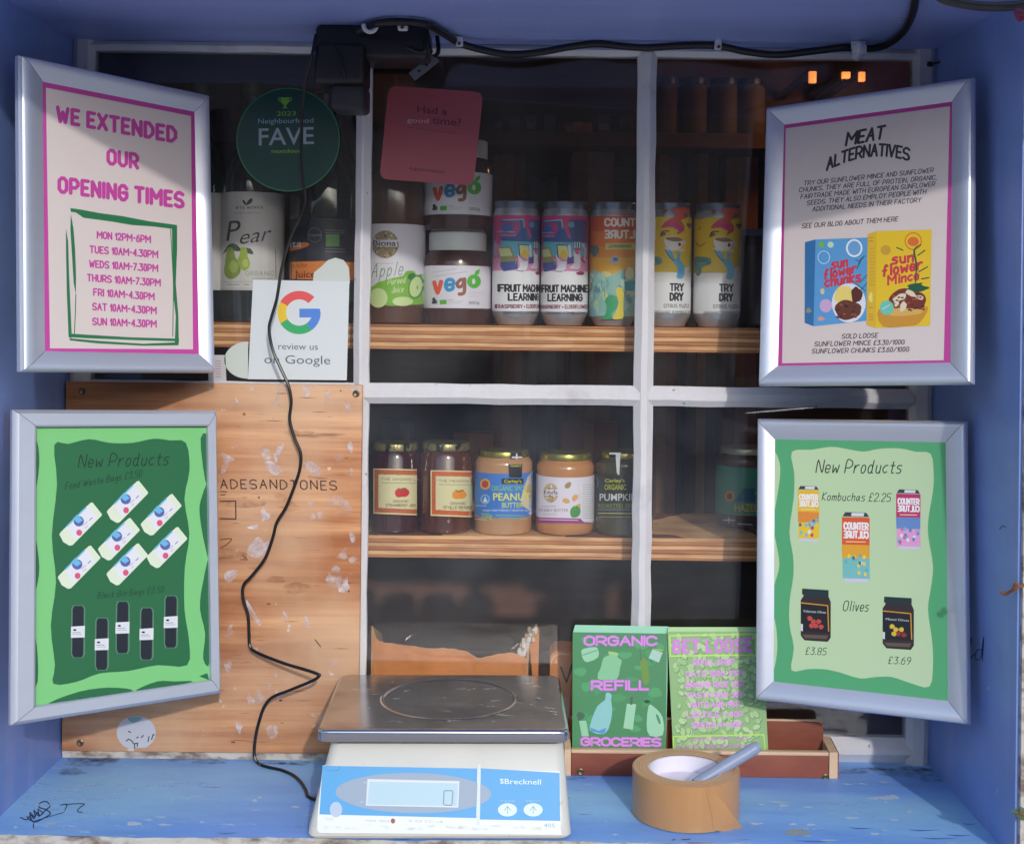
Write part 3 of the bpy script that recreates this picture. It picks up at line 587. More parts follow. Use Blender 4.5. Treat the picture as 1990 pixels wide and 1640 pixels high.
for tx, p0, p1 in (("MON 12PM-6PM", (189, 463), (292, 472)), ("TUES 10AM-4.30PM", (175, 491), (306, 501)), ("WEDS 10AM-7.30PM", (174, 519), (306, 528)), ("THURS 10AM-7.30PM", (170, 546), (311, 556)), ("FRI 10AM-4.30PM", (182, 574), (299, 583)), ("SAT 10AM-4.30PM", (180, 602), (303, 610)), ("SUN 10AM-4.30PM", (180, 631), (303, 636))):
    A_.hand(tx, p0, p1, 12.5, mag, .23, gap=2.8)
finish(t, A_, pm, geo, mag)
# ---- upper right: meat alternatives
t, pp, A_, pm, geo = poster_frame("ur", (.3626, 1.4103, .0869, -.1538, -.0046, -.631, .2405, .327), 1.0, [(1522, 245), (1851, 199), (1843, 703), (1516, 710)], "silver frame with the meat alternatives poster showing two food packets")
A_.poly([(1527, 250), (1846, 207), (1834, 700), (1520, 706)], cream)
A_.hand("MEAT", (1644, 283), (1716, 269), 24, dk, .2, .18); A_.hand("ALTERNATIVES", (1607, 331), (1766, 312), 22, dk, .2, .08, bow=17)
for tx, p0, p1 in (("TRY OUR SUNFLOWER MINCE AND SUNFLOWER", (1562, 361), (1813, 335)), ("CHUNKS. THEY ARE FULL OF PROTEIN, ORGANIC,", (1553, 374), (1820, 349)), ("FAIRTRADE MADE WITH EUROPEAN SUNFLOWER", (1556, 387), (1816, 362)), ("SEEDS. THEY ALSO EMPLOY PEOPLE WITH", (1568, 399), (1799, 377)), ("ADDITIONAL NEEDS IN THEIR FACTORY", (1579, 411), (1789, 393)), ("SEE OUR BLOG ABOUT THEM HERE", (1558, 444), (1744, 430)),
                   ("SOLD LOOSE", (1636, 658), (1705, 656)), ("SUNFLOWER MINCE £3.30/100G", (1583, 673), (1757, 669)), ("SUNFLOWER CHUNKS £3.60/100G", (1578, 687), (1766, 683))):
    A_.hand(tx, p0, p1, 8.5, dk, .17, .2, gap=2.6)
Z7 = lambda x, y: (1460+x*.2663, 380+y*.2663)
def zp(pts): return [Z7(*q) for q in pts]
blu = K(92, 158, 214); ylw = K(232, 196, 40); rd = K(206, 58, 72); brn = K(92, 42, 34); lf = K(36, 92, 60)
A_.poly(zp([(392, 342), (470, 322), (455, 955), (390, 930)]), K(50, 112, 168)); A_.poly(zp([(470, 322), (852, 308), (840, 915), (455, 955)]), blu)
A_.ell(*Z7(513, 360), 5, 6, K(120, 190, 60)); A_.ell(*Z7(580, 360), 6, 6, K(200, 225, 190)); A_.ell(*Z7(752, 385), 16, 17.5, K(230, 240, 245)); A_.ell(*Z7(752, 385), 12.5, 14, K(110, 165, 215)); A_.ell(*Z7(530, 452), 12, 13, K(190, 220, 240)); A_.ell(*Z7(530, 452), 10.4, 11.4, blu)
for tx, p0, p1, h in (("sun", (590, 535), (700, 515), 19), ("flower", (535, 612), (765, 560), 19), ("chunks", (540, 668), (795, 625), 20)): A_.hand(tx, Z7(*p0), Z7(*p1), h*.95, rd, .24, gap=2.6)
for pts in (((770, 540), (800, 470), (830, 440)), ((790, 480), (760, 470)), ((790, 640), (845, 580)), ((800, 690), (845, 640)), ((760, 640), (838, 700))): A_.stroke(zp(pts), 3, lf, taper=.5)
A_.ell(*Z7(712, 785), 33, 38, K(226, 228, 238)); A_.ell(*Z7(680, 730), 20, 18, K(236, 214, 120), wob=.12); A_.ell(*Z7(770, 725), 11, 15, brn, wob=.15); A_.ell(*Z7(705, 835), 26, 19, K(104, 56, 40), wob=.1)
for i in range(26): A_.ell(*Z7(705+random.uniform(-80, 80), 835+random.uniform(-60, 60)), 2.4, 2, random.choice((K(70, 34, 28), K(160, 92, 60), K(122, 66, 46))), 8, wob=.2, up=(i % 6 == 0))
A_.ell(*Z7(545, 805), 12, 13, K(206, 170, 214)); A_.ell(*Z7(520, 700), 4, 6, K(222, 200, 150)); A_.ell(*Z7(510, 900), 7, 4, K(214, 160, 150), wob=.3); A_.ell(*Z7(420, 840), 5, 5, K(150, 140, 120), wob=.3)
A_.poly(zp([(850, 285), (915, 262), (910, 968), (842, 945)]), K(222, 182, 44)); A_.poly(zp([(915, 262), (1318, 250), (1305, 950), (910, 968)]), ylw)
A_.ell(*Z7(1183, 335), 17, 17.5, K(222, 122, 44)); A_.ell(*Z7(1183, 335), 14.5, 15, ylw); A_.ell(*Z7(1183, 337), 11, 9, K(224, 110, 50)); A_.ell(*Z7(982, 400), 10, 9.5, K(206, 160, 50))
for tx, p0, p1, h in (("sun", (1032, 500), (1180, 482), 19), ("flower", (962, 590), (1245, 535), 20), ("Mince", (1000, 652), (1220, 612), 17)): A_.hand(tx, Z7(*p0), Z7(*p1), h, rd, .24, gap=2.6)
for pts in (((1200, 640), (1205, 500), (1190, 400), (1240, 360)), ((1060, 380), (1110, 402)), ((1215, 440), (1270, 400)), ((1220, 560), (1290, 520)), ((1240, 610), (1300, 600)), ((1140, 660), (1250, 640)), ((1180, 690), (1290, 680))): A_.stroke(zp(pts), 4, lf, 3, taper=.4)
A_.poly(zp([(930, 830), (1120, 860), (1290, 810), (1230, 930), (1130, 955), (960, 955)]), K(206, 148, 52), 3); A_.ell(*Z7(1140, 770), 36, 24, K(120, 50, 40), wob=.08); A_.ell(*Z7(1100, 850), 40, 8, K(220, 176, 96), wob=.1); A_.ell(*Z7(1210, 675), 20, 8, lf, wob=.25)
for x, y, wx, wy, ro in ((1085, 745, 14, 6, -.4), (1110, 810, 6, 10, .3), (1165, 715, 11, 5, .5), (1230, 745, 8, 4, .2), (1060, 790, 5, 6, 0)): A_.ell(*Z7(x, y), wx, wy, K(228, 214, 186), rot=ro, wob=.15)
for i in range(24): A_.ell(*Z7(1150+random.uniform(-110, 110), 790+random.uniform(-60, 50)), 3, 1.6, random.choice((K(88, 34, 30), K(170, 90, 60), K(70, 28, 24))), 8, wob=.2, up=(i % 6 == 0))
A_.ell(*Z7(990, 820), 13.5, 14, K(116, 200, 180)); A_.stroke(zp([(960, 830), (1010, 800)]), 2, K(180, 226, 214)); A_.ell(*Z7(873, 745), 4, 10, K(238, 220, 120), wob=.2)
for y in (310, 335, 870, 890, 910, 820): A_.stroke(zp([(862, y), (890, y-2)]), 1.6, K(200, 130, 60))
for y in range(390, 660, 24): A_.stroke(zp([(868, y), (900, y-2)]), 1.3, K(206, 156, 50))
finish(t, A_, pm, geo, magd)
# ---- lower left: dark green new products
t, pp, A_, pm, geo = poster_frame("ll", (-.4501, 1.4296, -.2774, -.1532, -.0071, .7278, .2399, .327), .983, [(66, 830), (402, 829), (405, 1317), (66, 1375)], "flat grey frame with the dark green new products poster showing bag rolls", flat=True, fmat=M_aluflat)
Z8 = lambda x, y: (x*.4026, 780+y*.4026)
dg = K(34, 104, 64); lg = K(122, 198, 124)
def z8(pts): return [Z8(*q) for q in pts]
A_.poly(z8([(262, 210), (330, 205), (430, 182), (530, 200), (640, 200), (740, 180), (820, 188), (897, 200), (915, 330), (890, 470), (914, 640), (892, 800), (890, 1000), (912, 1150), (903, 1272), (760, 1272), (620, 1300), (480, 1312), (370, 1352), (258, 1362), (265, 1270), (245, 1080), (270, 870), (250, 650), (275, 400)]), dg, 3)
A_.poly(z8([(150, 190), (180, 200), (190, 300), (172, 430), (150, 480)]), dg, 3); A_.poly(z8([(150, 620), (172, 660), (190, 800), (175, 900), (150, 960)]), dg, 3); A_.poly(z8([(150, 1090), (178, 1180), (182, 1350), (150, 1360)]), dg, 3)
A_.poly(z8([(968, 178), (1015, 178), (1015, 400), (990, 380)]), dg, 3); A_.poly(z8([(1015, 390), (968, 480), (965, 560), (990, 700), (1015, 760)]), dg, 3); A_.poly(z8([(1015, 760), (978, 880), (965, 1000), (990, 1120), (980, 1240), (1015, 1240)]), dg, 3)
A_.poly(z8([(240, 1452), (380, 1400), (520, 1380), (640, 1392), (560, 1430), (250, 1475)]), dg, 3); A_.poly(z8([(660, 1390), (760, 1350), (840, 1350), (930, 1352), (700, 1400)]), dg, 3); A_.poly(z8([(155, 112), (1015, 112), (1015, 126), (155, 128)]), dg); A_.poly(z8([(962, 1325), (1000, 1310), (1010, 1345)]), dg)
A_.hand("New Products", Z8(378, 318), Z8(808, 305), 24, K(14, 44, 34), .085, .2, 3, gap=3); A_.hand("Food Waste Bags £3.50", Z8(314, 425), Z8(680, 362), 13, K(16, 52, 40), .1, .2, 2, gap=3); A_.hand("Black Bin Bags £2.50", Z8(470, 950), Z8(786, 920), 11.5, K(16, 56, 44), .1, .2, 2, gap=3)
wr = K(214, 226, 222); pg = K(216, 228, 206)
for (cx_, cy_, k) in ((390, 593, 1), (616, 486, .97), (778, 548, .96), (574, 666, .98), (806, 706, .95), (382, 801, 1), (614, 787, .97)):
    q = lambda x, y: Z8(cx_+x*k, cy_+y*k)
    A_.poly([q(-104, 48), q(-98, 38), q(45, -103), q(56, -106), (q(102, -49)), q(100, -42), q(-40, 100), q(-55, 103), q(-85, 85)], pg); A_.poly([q(-72, 12), q(30, -90), q(78, -30), q(-25, 76)], K(222, 224, 232))
    A_.stroke([q(-66, 8), q(25, -82)], 3, K(110, 190, 214)); A_.ell(*q(-10, -15), 10, 10, K(84, 98, 170)); A_.poly([q(-40, -25), q(-18, -48), q(10, -20), q(-12, -5)], K(110, 180, 220)); A_.ell(*q(-8, 40), 5.6, 6, K(214, 82, 124)); A_.stroke([q(12, 6), q(30, -12)], 1.6, K(190, 170, 205)); A_.stroke([q(20, 18), q(32, 6)], 1.4, K(190, 170, 205)); A_.stroke([q(42, -20), q(54, -32)], 1.4, K(70, 80, 120))
bk = K(26, 30, 44)
for (cx_, cy_) in ((377, 1110), (492, 1170), (592, 1090), (708, 1121), (825, 1063)):
    q = lambda x, y: Z8(cx_+x, cy_+y)
    A_.poly([q(-34, -110), q(-26, -128), q(24, -128), q(34, -110), q(33, 110), q(24, 127), q(-28, 127), q(-36, 108)], K(84, 128, 106)); A_.poly([q(-27, -108), q(-20, -124), q(20, -124), q(27, -108), q(24, 112), q(16, 124), q(-22, 124), q(-30, 106)], bk)
    A_.poly([q(-35, -24), q(32, -28), q(31, 28), q(-36, 30)], K(216, 220, 226)); A_.ell(*q(-17, -8), 3.4, 2, bk, 8); A_.stroke([q(-26, 5), q(10, 4)], 1.2, K(120, 124, 134)); A_.stroke([q(-26, 14), q(18, 13)], 1, K(150, 154, 164))
finish(t, A_, pm, geo, lg)
# ---- lower right: pale green new products
t, pp, A_, pm, geo = poster_frame("lr", (.375, 1.4603, -.2821, -.1106, -.0129, -.4995, .2404, .327), .985, [(1508, 857), (1839, 859), (1838, 1360), (1504, 1322)], "silver frame with the pale green new products poster showing cans and olives")
Z6 = lambda x, y: (1460+x*.3903, 790+y*.3903)
def z6(pts): return [Z6(*q) for q in pts]
pgr = K(188, 214, 172); mg = K(84, 168, 116)
A_.poly(z6([(202, 225), (300, 215), (400, 200), (480, 212), (560, 224), (640, 210), (740, 208), (820, 225), (893, 235), (908, 330), (905, 420), (882, 560), (882, 650), (905, 790), (895, 900), (880, 1010), (900, 1160), (905, 1280), (888, 1392), (800, 1378), (700, 1345), (620, 1345), (540, 1352), (440, 1322), (360, 1306), (280, 1306), (200, 1312), (212, 1200), (190, 1080), (192, 960), (210, 840), (208, 740), (190, 620), (212, 450), (214, 330)]), pgr, 3)
A_.poly(z6([(110, 240), (135, 260), (145, 330), (125, 470), (110, 520)]), pgr, 3); A_.poly(z6([(110, 640), (128, 700), (140, 790), (120, 870), (110, 880)]), pgr, 3); A_.poly(z6([(108, 1050), (124, 1100), (130, 1200), (118, 1290), (106, 1290)]), pgr, 3)
ht = K(34, 50, 44)
A_.hand("New Products", Z6(322, 328), Z6(742, 331), 24, ht, .09, .22, 3, gap=3); A_.hand("Kombuchas £2.25", Z6(352, 466), Z6(690, 472), 15, ht, .1, .2, 3, gap=3); A_.hand("Olives", Z6(456, 1015), Z6(580, 1018), 19, ht, .09, .2, 3, gap=3); A_.hand("£3.85", Z6(270, 1232), Z6(370, 1235), 13, ht, .1, .2, 2, gap=3); A_.hand("£3.69", Z6(682, 1278), Z6(790, 1282), 13, ht, .1, .2, 2, gap=3)
def minican(x0, y0, x1, y1, top, mid, low, kind):
    wd, hh = x1-x0, y1-y0; q = lambda u, v: Z6(x0+wd*u, y0+hh*v)
    A_.poly([q(.12, 0), q(.88, .01), q(.98, .07), q(.02, .06)], K(60, 64, 78)); A_.poly([q(.35, .01), q(.8, .015), q(.78, .06), q(.33, .055)], K(220, 222, 230))
    A_.poly([q(0, .07), q(1, .08), q(1, .97), q(.03, .96)], low); A_.poly([q(0, .07), q(1, .08), q(.99, .58), q(0, .57)], top); A_.poly([q(0, .46), q(.99, .47), q(.99, .66), q(.01, .65)], mid)
    A_.hand("COUNTER", q(.08, .24), q(.94, .25), hh*.09*.39, K(238, 236, 240), .25, gap=2.6); A_.hand("CULTURE", q(.08, .36), q(.94, .37), hh*.09*.39, K(238, 236, 240), .25, gap=2.6, mir=True)
    A_.stroke([q(.15, .42), q(.85, .425)], 1.6, K(236, 226, 170))
    for i in range(14): A_.ell(*q(random.uniform(.1, .9), random.uniform(.62, .9)), 3, 4.2, random.choice(kind), 8, wob=.2, up=(i % 5 == 0))
    A_.poly([q(.03, .94), q(1, .95), q(.9, 1), q(.1, .99)], K(206, 206, 226))
minican(232, 395, 338, 672, K(228, 186, 40), K(224, 140, 60), K(230, 196, 50), (K(110, 190, 214), K(232, 230, 226), K(200, 70, 90), K(90, 110, 140)))
minican(452, 525, 590, 875, K(218, 92, 48), K(226, 164, 50), K(120, 190, 190), (K(96, 180, 186), K(226, 230, 220), K(70, 140, 160), K(236, 206, 90)))
minican(722, 412, 843, 712, K(190, 48, 108), K(104, 140, 200), K(224, 160, 206), (K(96, 130, 196), K(232, 222, 240), K(120, 180, 210), K(200, 110, 170)))
def minijar(x0, y0, x1, y1, c1, c2, word):
    wd, hh = x1-x0, y1-y0; q = lambda u, v: Z6(x0+wd*u, y0+hh*v)
    A_.poly([q(0, .22), q(.1, .13), q(.92, .14), q(1, .25), q(1, .92), q(.9, 1), q(.12, .97), q(0, .88)], K(52, 42, 44)); A_.poly([q(.05, 0), q(.93, .03), q(.93, .13), q(.88, .16), q(.1, .13), q(.04, .1)], K(34, 52, 56))
    A_.poly([q(0, .26), q(.99, .31), q(.99, .84), q(0, .8)], K(32, 32, 40)); A_.stroke([q(.02, .27), q(.9, .32), q(.93, .8)], 2.2, K(206, 150, 50)); A_.text(word, q(.1, .44), q(.84, .47), 4.5, K(210, 216, 220))
    for (u, v) in ((.3, .56), (.42, .62), (.6, .62), (.5, .7), (.68, .72), (.36, .7)): A_.ell(*q(u, v), 5, 4.6, random.choice((c1, c1, c2)), 12, wob=.12)
    A_.poly([q(0, .66), q(.07, .67), q(.07, .8), q(0, .79)], K(214, 216, 220)); A_.poly([q(.05, .86), q(.92, .88), q(.86, .95), q(.14, .93)], K(96, 84, 76))
minijar(247, 905, 396, 1170, K(196, 74, 68), K(204, 150, 60), "Kalamata Olives"); minijar(655, 945, 810, 1210, K(214, 186, 60), K(150, 50, 50), "Mixed Olives")
finish(t, A_, pm, geo, mg)

# ================================================================== THINGS BEHIND THE GLASS
YS = .045                                       # front edge of the inner shelves
Z_1 = EYE-.0175; Z_2 = EYE-.2785
def shelf(z, th, x1, label):
    m = MB(); m.box((-.60, YS, z-th), (x1, YS+.20, z), M_plyedge); o = m.build("shelf", loc=(0, YS, z-th)); tag(o, label, "shelf", "plywood shelves behind the glass"); return o
shelf(Z_1, .0305, P(1476, 640, YS).x, "upper plywood shelf carrying bottles and drink cans"); shelf(Z_2, .0275, P(1476, 1040, YS).x, "lower plywood shelf carrying jam and nut butter jars")
def cyl_at(px, Yc, r): return P(px, 600, Yc).x
M_canmetal = mat("can_metal", S(190, 194, 204), .28, metal=.6)
def can(px, label, group, cloth, base, Yc=.077, r=.0298, H=.1555):
    x = P(px, 520, Yc-.012).x; z = Z_1+.0003; t = thing("drink_can", label, "can", (x, Yc, z), group); c = Vector((x, Yc, z))
    m = MB(); m.lathe(c, [(.0205, 0), (.0225, .001), (.0235, .003), (.0262, .008), (.0292, .0145), (r-.0003, .019), (r-.0003, .1365), (.0285, .140), (.0268, .1462)], M_canmetal); m.build("can_body", t)
    m = MB(); m.lathe(c, [(.0268, .1462), (.0272, .1475), (.0272, .1505), (.0278, H-.0012), (.0272, H), (.0262, H-.001), (.0255, H-.005), (0, H-.005)], mat("can_lid", S(128, 138, 158), .3, metal=.8)); m.build("can_lid", t)
    m = MB(); n = len(base)
    for (z0, z1, mt) in base: m.lathe(c, [(r-.0001, z0), (r, z0), (r, z1), (r-.0001, z1)], mt)
    A = Art(Cyl(c, r), seg=4, base=.00008, step=.000006); cloth(A); A.into(m); m.build("label", t); return t
can_w = K(234, 232, 236); can_p = K(196, 52, 120); can_pp = K(222, 142, 186)
def art_fruit(A):   # drawn on the second can (1052-1143)
    wdx = lambda x: 940+x*300/1822; q = lambda x, y: (940+x*.16465, 380+y*.16465)
    A.poly([q(665, 540), q(850, 520), q(1240, 560), q(1240, 720), q(665, 720)], K(96, 178, 200)); A.poly([q(665, 330), q(720, 300), q(900, 290), q(960, 400), q(1000, 500), q(1240, 500), q(1240, 560), q(665, 545)], K(56, 88, 150)); A.poly([q(1000, 320), q(1060, 290), q(1240, 300), q(1240, 520), q(1040, 520)], K(70, 80, 130), 2)
    A.poly([q(690, 330), q(870, 320), q(880, 400), q(830, 500), q(700, 500)], K(176, 66, 130)); A.stroke([q(720, 305), q(920, 290), q(930, 380)], 2.4, K(120, 190, 206)); A.stroke([q(690, 440), q(820, 440)], 2, K(120, 190, 206)); A.stroke([q(700, 480), q(830, 478)], 2, K(90, 160, 200)); A.ell(*q(1035, 345), 6, 6, K(80, 150, 190)); A.ell(*q(760, 390), 9, 7, K(60, 100, 170), wob=.3)
    A.poly([q(680, 620), q(780, 610), q(830, 760), q(850, 860), q(720, 900), q(680, 800)], K(150, 150, 92)); A.poly([q(680, 800), q(850, 780), q(860, 870), q(720, 905)], K(62, 80, 150)); A.poly([q(690, 640), q(770, 630), q(800, 720), q(700, 730)], K(206, 214, 150))
    A.poly([q(865, 590), q(980, 590), q(1000, 700), q(990, 760), q(880, 720)], K(222, 220, 150)); A.stroke([q(870, 585), q(985, 590)], 2, K(60, 70, 110)); A.stroke([q(865, 590), q(880, 730)], 2, K(60, 70, 110))
    A.ell(*q(940, 700), 8, 8, K(236, 196, 60), wob=.15); A.poly([q(850, 700), q(920, 780), q(980, 780), q(970, 860), q(930, 910), q(840, 890), q(880, 840)], K(226, 222, 232)); A.stroke([q(840, 890), q(900, 900), q(960, 890)], 1.4, K(90, 80, 120)); A.poly([q(1060, 660), q(1130, 660), q(1140, 850), q(1080, 870), q(1010, 850), q(1070, 800)], K(232, 226, 236), 2)
    A.poly([q(985, 730), q(1060, 720), q(1060, 800), q(985, 815)], K(74, 72, 160)); A.ell(*q(1110, 660), 6, 6, K(220, 90, 150)); A.stroke([q(1010, 600), q(1020, 720)], 5, K(220, 222, 232)); A.rect(*q(1060, 540), *q(1150, 640), K(80, 110, 140)); 
    for i in range(3): A.stroke([q(1075+i*28, 555), q(1077+i*28, 620)], 2, K(226, 228, 220))
    A.stroke([q(1170, 580), q(1200, 640), q(1190, 760)], 3, K(226, 190, 206)); A.ell(*q(1140, 920), 8, 3.6, K(150, 50, 100), wob=.1); A.stroke([q(1150, 750), q(1185, 790)], 3, K(80, 60, 100))
    A.hand("FRUIT MACHINE", q(690, 1138), q(1222, 1138), 12.5, K(30, 30, 38), .24, gap=2.6); A.hand("LEARNING", q(762, 1242), q(1158, 1242), 12.5, K(30, 30, 38), .24, gap=2.8); A.hand("RASPBERRY + ELDERFLOWER", q(675, 1335), q(1235, 1333), 6.6, K(130, 40, 80), .2, gap=2.8); A.hand("ORGANIC KOMBUCHA", q(722, 1402), q(1195, 1400), 4.6, K(70, 70, 80), .16, gap=2.8)
fz = [(.0175, .0680, can_w), (.0682, .0835, can_pp), (.0837, .101, K(206, 100, 164)), (.1012, .1372, can_p)]
c2 = can(1097.5, "pink drink can with a cartoon slot machine scene, right one of the pink pair", "pink kombucha cans on the upper shelf", art_fruit, fz)
c1 = dup(c2, (P(1002.5, 520, .065).x-P(1097.5, 520, .065).x, 0, 0), R(27), "pink drink can next to the lower white-lidded spread jar")
def art_orange(A):
    q = lambda x, y: (940+x*.16465, 380+y*.16465)
    A.poly([q(1235, 420), q(1800, 420), q(1800, 600), q(1235, 600)], K(222, 118, 50)); A.poly([q(1235, 600), q(1800, 600), q(1800, 730), q(1235, 730)], K(228, 140, 46)); A.poly([q(1235, 730), q(1800, 730), q(1800, 960), q(1235, 960)], K(232, 172, 44))
    A.hand("COUNTER", q(1435, 358), q(1925, 360), 13.5, K(232, 230, 226), .27, gap=2.6); A.hand("CULTURE", q(1435, 500), q(1925, 500), 13.5, K(232, 230, 226), .27, gap=2.6, mir=True); A.stroke([q(1460, 220), q(1780, 222)], 1.6, K(232, 130, 80))
    A.poly([q(1435, 570), q(1800, 560), q(1800, 640), q(1440, 640)], K(206, 206, 120)); A.hand("LEMONGRASS", q(1470, 615), q(1740, 612), 5, K(60, 90, 70), .2); A.ell(*q(1550, 760), 9, 7.5, K(170, 180, 190), wob=.25); A.ell(*q(1555, 755), 5, 4, K(66, 90, 150), wob=.2); A.ell(*q(1310, 650), 9, 11, K(90, 120, 120), wob=.25)
    A.poly([q(1235, 930), q(1290, 870), q(1350, 900), q(1400, 920), q(1480, 900), q(1540, 940), q(1600, 880), q(1680, 900), q(1800, 860), q(1800, 1425), q(1235, 1425)], K(142, 188, 178), 0)
    for i in range(34):
        x, y = random.uniform(1250, 1760), random.uniform(930, 1380); A.ell(*q(x, y), random.uniform(3, 6), random.uniform(5, 11), random.choice((K(120, 170, 180), K(160, 200, 190), K(176, 206, 196), K(104, 152, 160), K(196, 206, 150))), 12, rot=random.uniform(-.5, .5), wob=.2, up=(i % 4 == 0))
    for i in range(14):
        x, y = random.uniform(1250, 1700), random.uniform(950, 1380); A.stroke([q(x, y), q(x+random.uniform(-30, 40), y+60), q(x+random.uniform(-30, 40), y+120)], 1.1, K(80, 130, 150), 3)
    A.ell(*q(1460, 930), 7, 5, K(222, 206, 140), wob=.15); A.poly([q(1380, 1455), q(1440, 1400), q(1450, 1300), q(1430, 1240), q(1480, 1180), q(1540, 1180), q(1580, 1240), q(1570, 1330), q(1510, 1400), q(1520, 1455)], K(58, 160, 108), 3); A.poly([q(1560, 1120), q(1610, 1080), q(1650, 1150), q(1640, 1290), q(1650, 1400), q(1630, 1455), q(1520, 1455), q(1560, 1380), q(1590, 1260)], K(226, 206, 70), 3)
    A.poly([q(1660, 1020), q(1800, 1000), q(1800, 1130), q(1670, 1120)], K(60, 160, 170)); A.ell(*q(1720, 920), 8, 12, K(222, 216, 160), wob=.15)
can(1192.5, "orange and yellow drink can beside the vertical glazing bar", None, art_orange, [(.0175, .045, K(142, 188, 178)), (.0452, .098, K(230, 160, 46)), (.0982, .1372, K(208, 84, 46))])
def art_dry(A):     # drawn on the rightmost can (1350-1443)
    q = lambda x, y: (1240+x*.1646, 380+y*.1646)
    A.poly([q(670, 960), q(760, 960), q(800, 940), q(900, 930), q(1000, 940), q(1120, 930), q(1140, 860), q(1240, 850), q(1240, 1010), q(670, 1030)], K(226, 224, 222), 2)
    A.poly([q(960, 170), q(1090, 150), q(1200, 170), q(1160, 270), q(1090, 300), q(1130, 360), q(1120, 430), q(1040, 470), q(1060, 420), q(1000, 380), q(860, 390), q(900, 330), q(960, 280), q(1020, 250), q(1020, 200)], K(206, 84, 60), 3); A.poly([q(880, 350), q(960, 300), q(1060, 340), q(1130, 400), q(1100, 440), q(1000, 390)], K(206, 50, 120), 3)
    A.poly([q(895, 520), q(940, 495), q(1060, 500), q(1125, 540), q(1100, 600), q(1070, 650), q(960, 655), q(910, 600)], K(228, 222, 214), 3); A.poly([q(905, 520), q(940, 500), q(1060, 502), q(1118, 540), q(1000, 550)], K(150, 110, 80), 3); A.ell(*q(1075, 585), 3, 3.6, K(130, 40, 90)); A.stroke([q(1110, 560), q(1145, 550), q(1130, 610)], 1.8, K(214, 210, 206), 3)
    A.poly([q(915, 640), q(960, 650), q(1000, 700), q(1020, 760), q(1050, 740), q(1045, 680), q(1090, 690), q(1080, 760), q(1130, 830), q(1120, 975), q(1040, 980), q(1050, 870), q(990, 780), q(930, 700)], K(92, 178, 220), 3); A.stroke([q(900, 640), q(960, 740), q(1010, 770)], 2, K(60, 90, 130), 3); A.stroke([q(900, 635), q(935, 650)], 4, K(220, 206, 206)); A.stroke([q(1085, 660), q(1125, 650)], 4, K(220, 206, 206))
    A.poly([q(670, 740), q(740, 725), q(850, 740), q(860, 810), q(760, 850), q(740, 930), q(690, 940)], K(96, 148, 138), 3); A.stroke([q(700, 780), q(800, 770), q(830, 810)], 1.4, K(50, 80, 110), 3); A.stroke([q(720, 860), q(750, 900)], 1.4, K(50, 80, 110))
    for (x, y) in ((890, 190), (1150, 240), (730, 250), (880, 460), (1190, 360)): A.ell(*q(x, y), 5, 4.6, K(120, 90, 60), wob=.4)
    A.ell(*q(730, 250), 9, 6, K(150, 140, 130), wob=.25); A.stroke([q(850, 490), q(880, 430), q(950, 430)], 2.4, K(80, 50, 60), 3); A.stroke([q(690, 560), q(730, 600), q(790, 560)], 2, K(150, 90, 50), 3); A.stroke([q(720, 400), q(740, 380)], 2, K(110, 90, 60)); A.ell(*q(1215, 800), 4, 8, K(120, 150, 130), wob=.3)
    A.hand("TRY", q(965, 1130), q(1118, 1130), 13, K(34, 34, 40), .25, gap=2.6); A.hand("DRY", q(965, 1242), q(1112, 1242), 13, K(34, 34, 40), .28, gap=2.6); A.hand("CITRUS YUZU", q(890, 1330), q(1180, 1330), 6.4, K(60, 60, 66), .15, gap=3); A.hand("ORGANIC KOMBUCHA", q(778, 1398), q(1235, 1398), 4.6, K(70, 70, 80), .16, gap=2.8)
dz = [(.0175, .0680, K(234, 234, 236)), (.0682, .1372, K(226, 190, 36))]
d2 = can(1396.5, "yellow and white drink can, outermost beside the meat alternatives poster frame", "yellow kombucha cans on the upper shelf", art_dry, dz)
d1 = dup(d2, (P(1299, 520, .065).x-P(1396.5, 520, .065).x, 0, 0), R(3), "yellow and white drink can right against the vertical glazing bar")

def jar(name, label, cat, px, Yc, zb, r, H, bodym, lidm, lid_h, lid_r, lab, seg=4, group=None, prof=None, labr=None, art=None, pyc=950):
    x = P(px, pyc, Yc-r*.4).x; c = Vector((x, Yc, zb+.0003)); t = thing(name, label, cat, c, group)
    hb = H-lid_h
    pr = prof or [(r*.86, 0), (r*.95, .0015), (r, .006), (r, hb-.016), (r*.985, hb-.012), (r*.93, hb-.006), (lid_r*.95, hb-.001), (lid_r*.93, hb+.002)]
    m = MB(); m.lathe(c, pr, bodym); m.build("glass_body" if cat == 'jar' else "bottle_body", t)
    m = MB(); m.lathe(c, [(lid_r*.97, hb), (lid_r, hb+.0012), (lid_r, H-.0022), (lid_r*.975, H-.0005), (lid_r*.9, H), (0, H-.0002)], lidm); m.build("lid", t)
    if lab:
        m = MB()
        for (z0, z1, mt) in lab: m.lathe(c, [(r, z0), (r+.0003, z0), (r+.0003, z1), (r, z1)], mt)
        if art: A = Art(Cyl(c, r+.0003), seg=seg, base=.00008, step=.000006); art(A); A.into(m)
        m.build("label", t)
    elif art:
        m = MB(); A = Art(Cyl(c, r), seg=seg, base=.0002, step=.000006); art(A); A.into(m); m.build("label", t)
    return t
M_choc = mat("chocolate_spread", S(74, 42, 38), .18, coat=.5); M_wlid = mat("white_lid", S(216, 220, 220), .4)
wl = K(226, 222, 232)
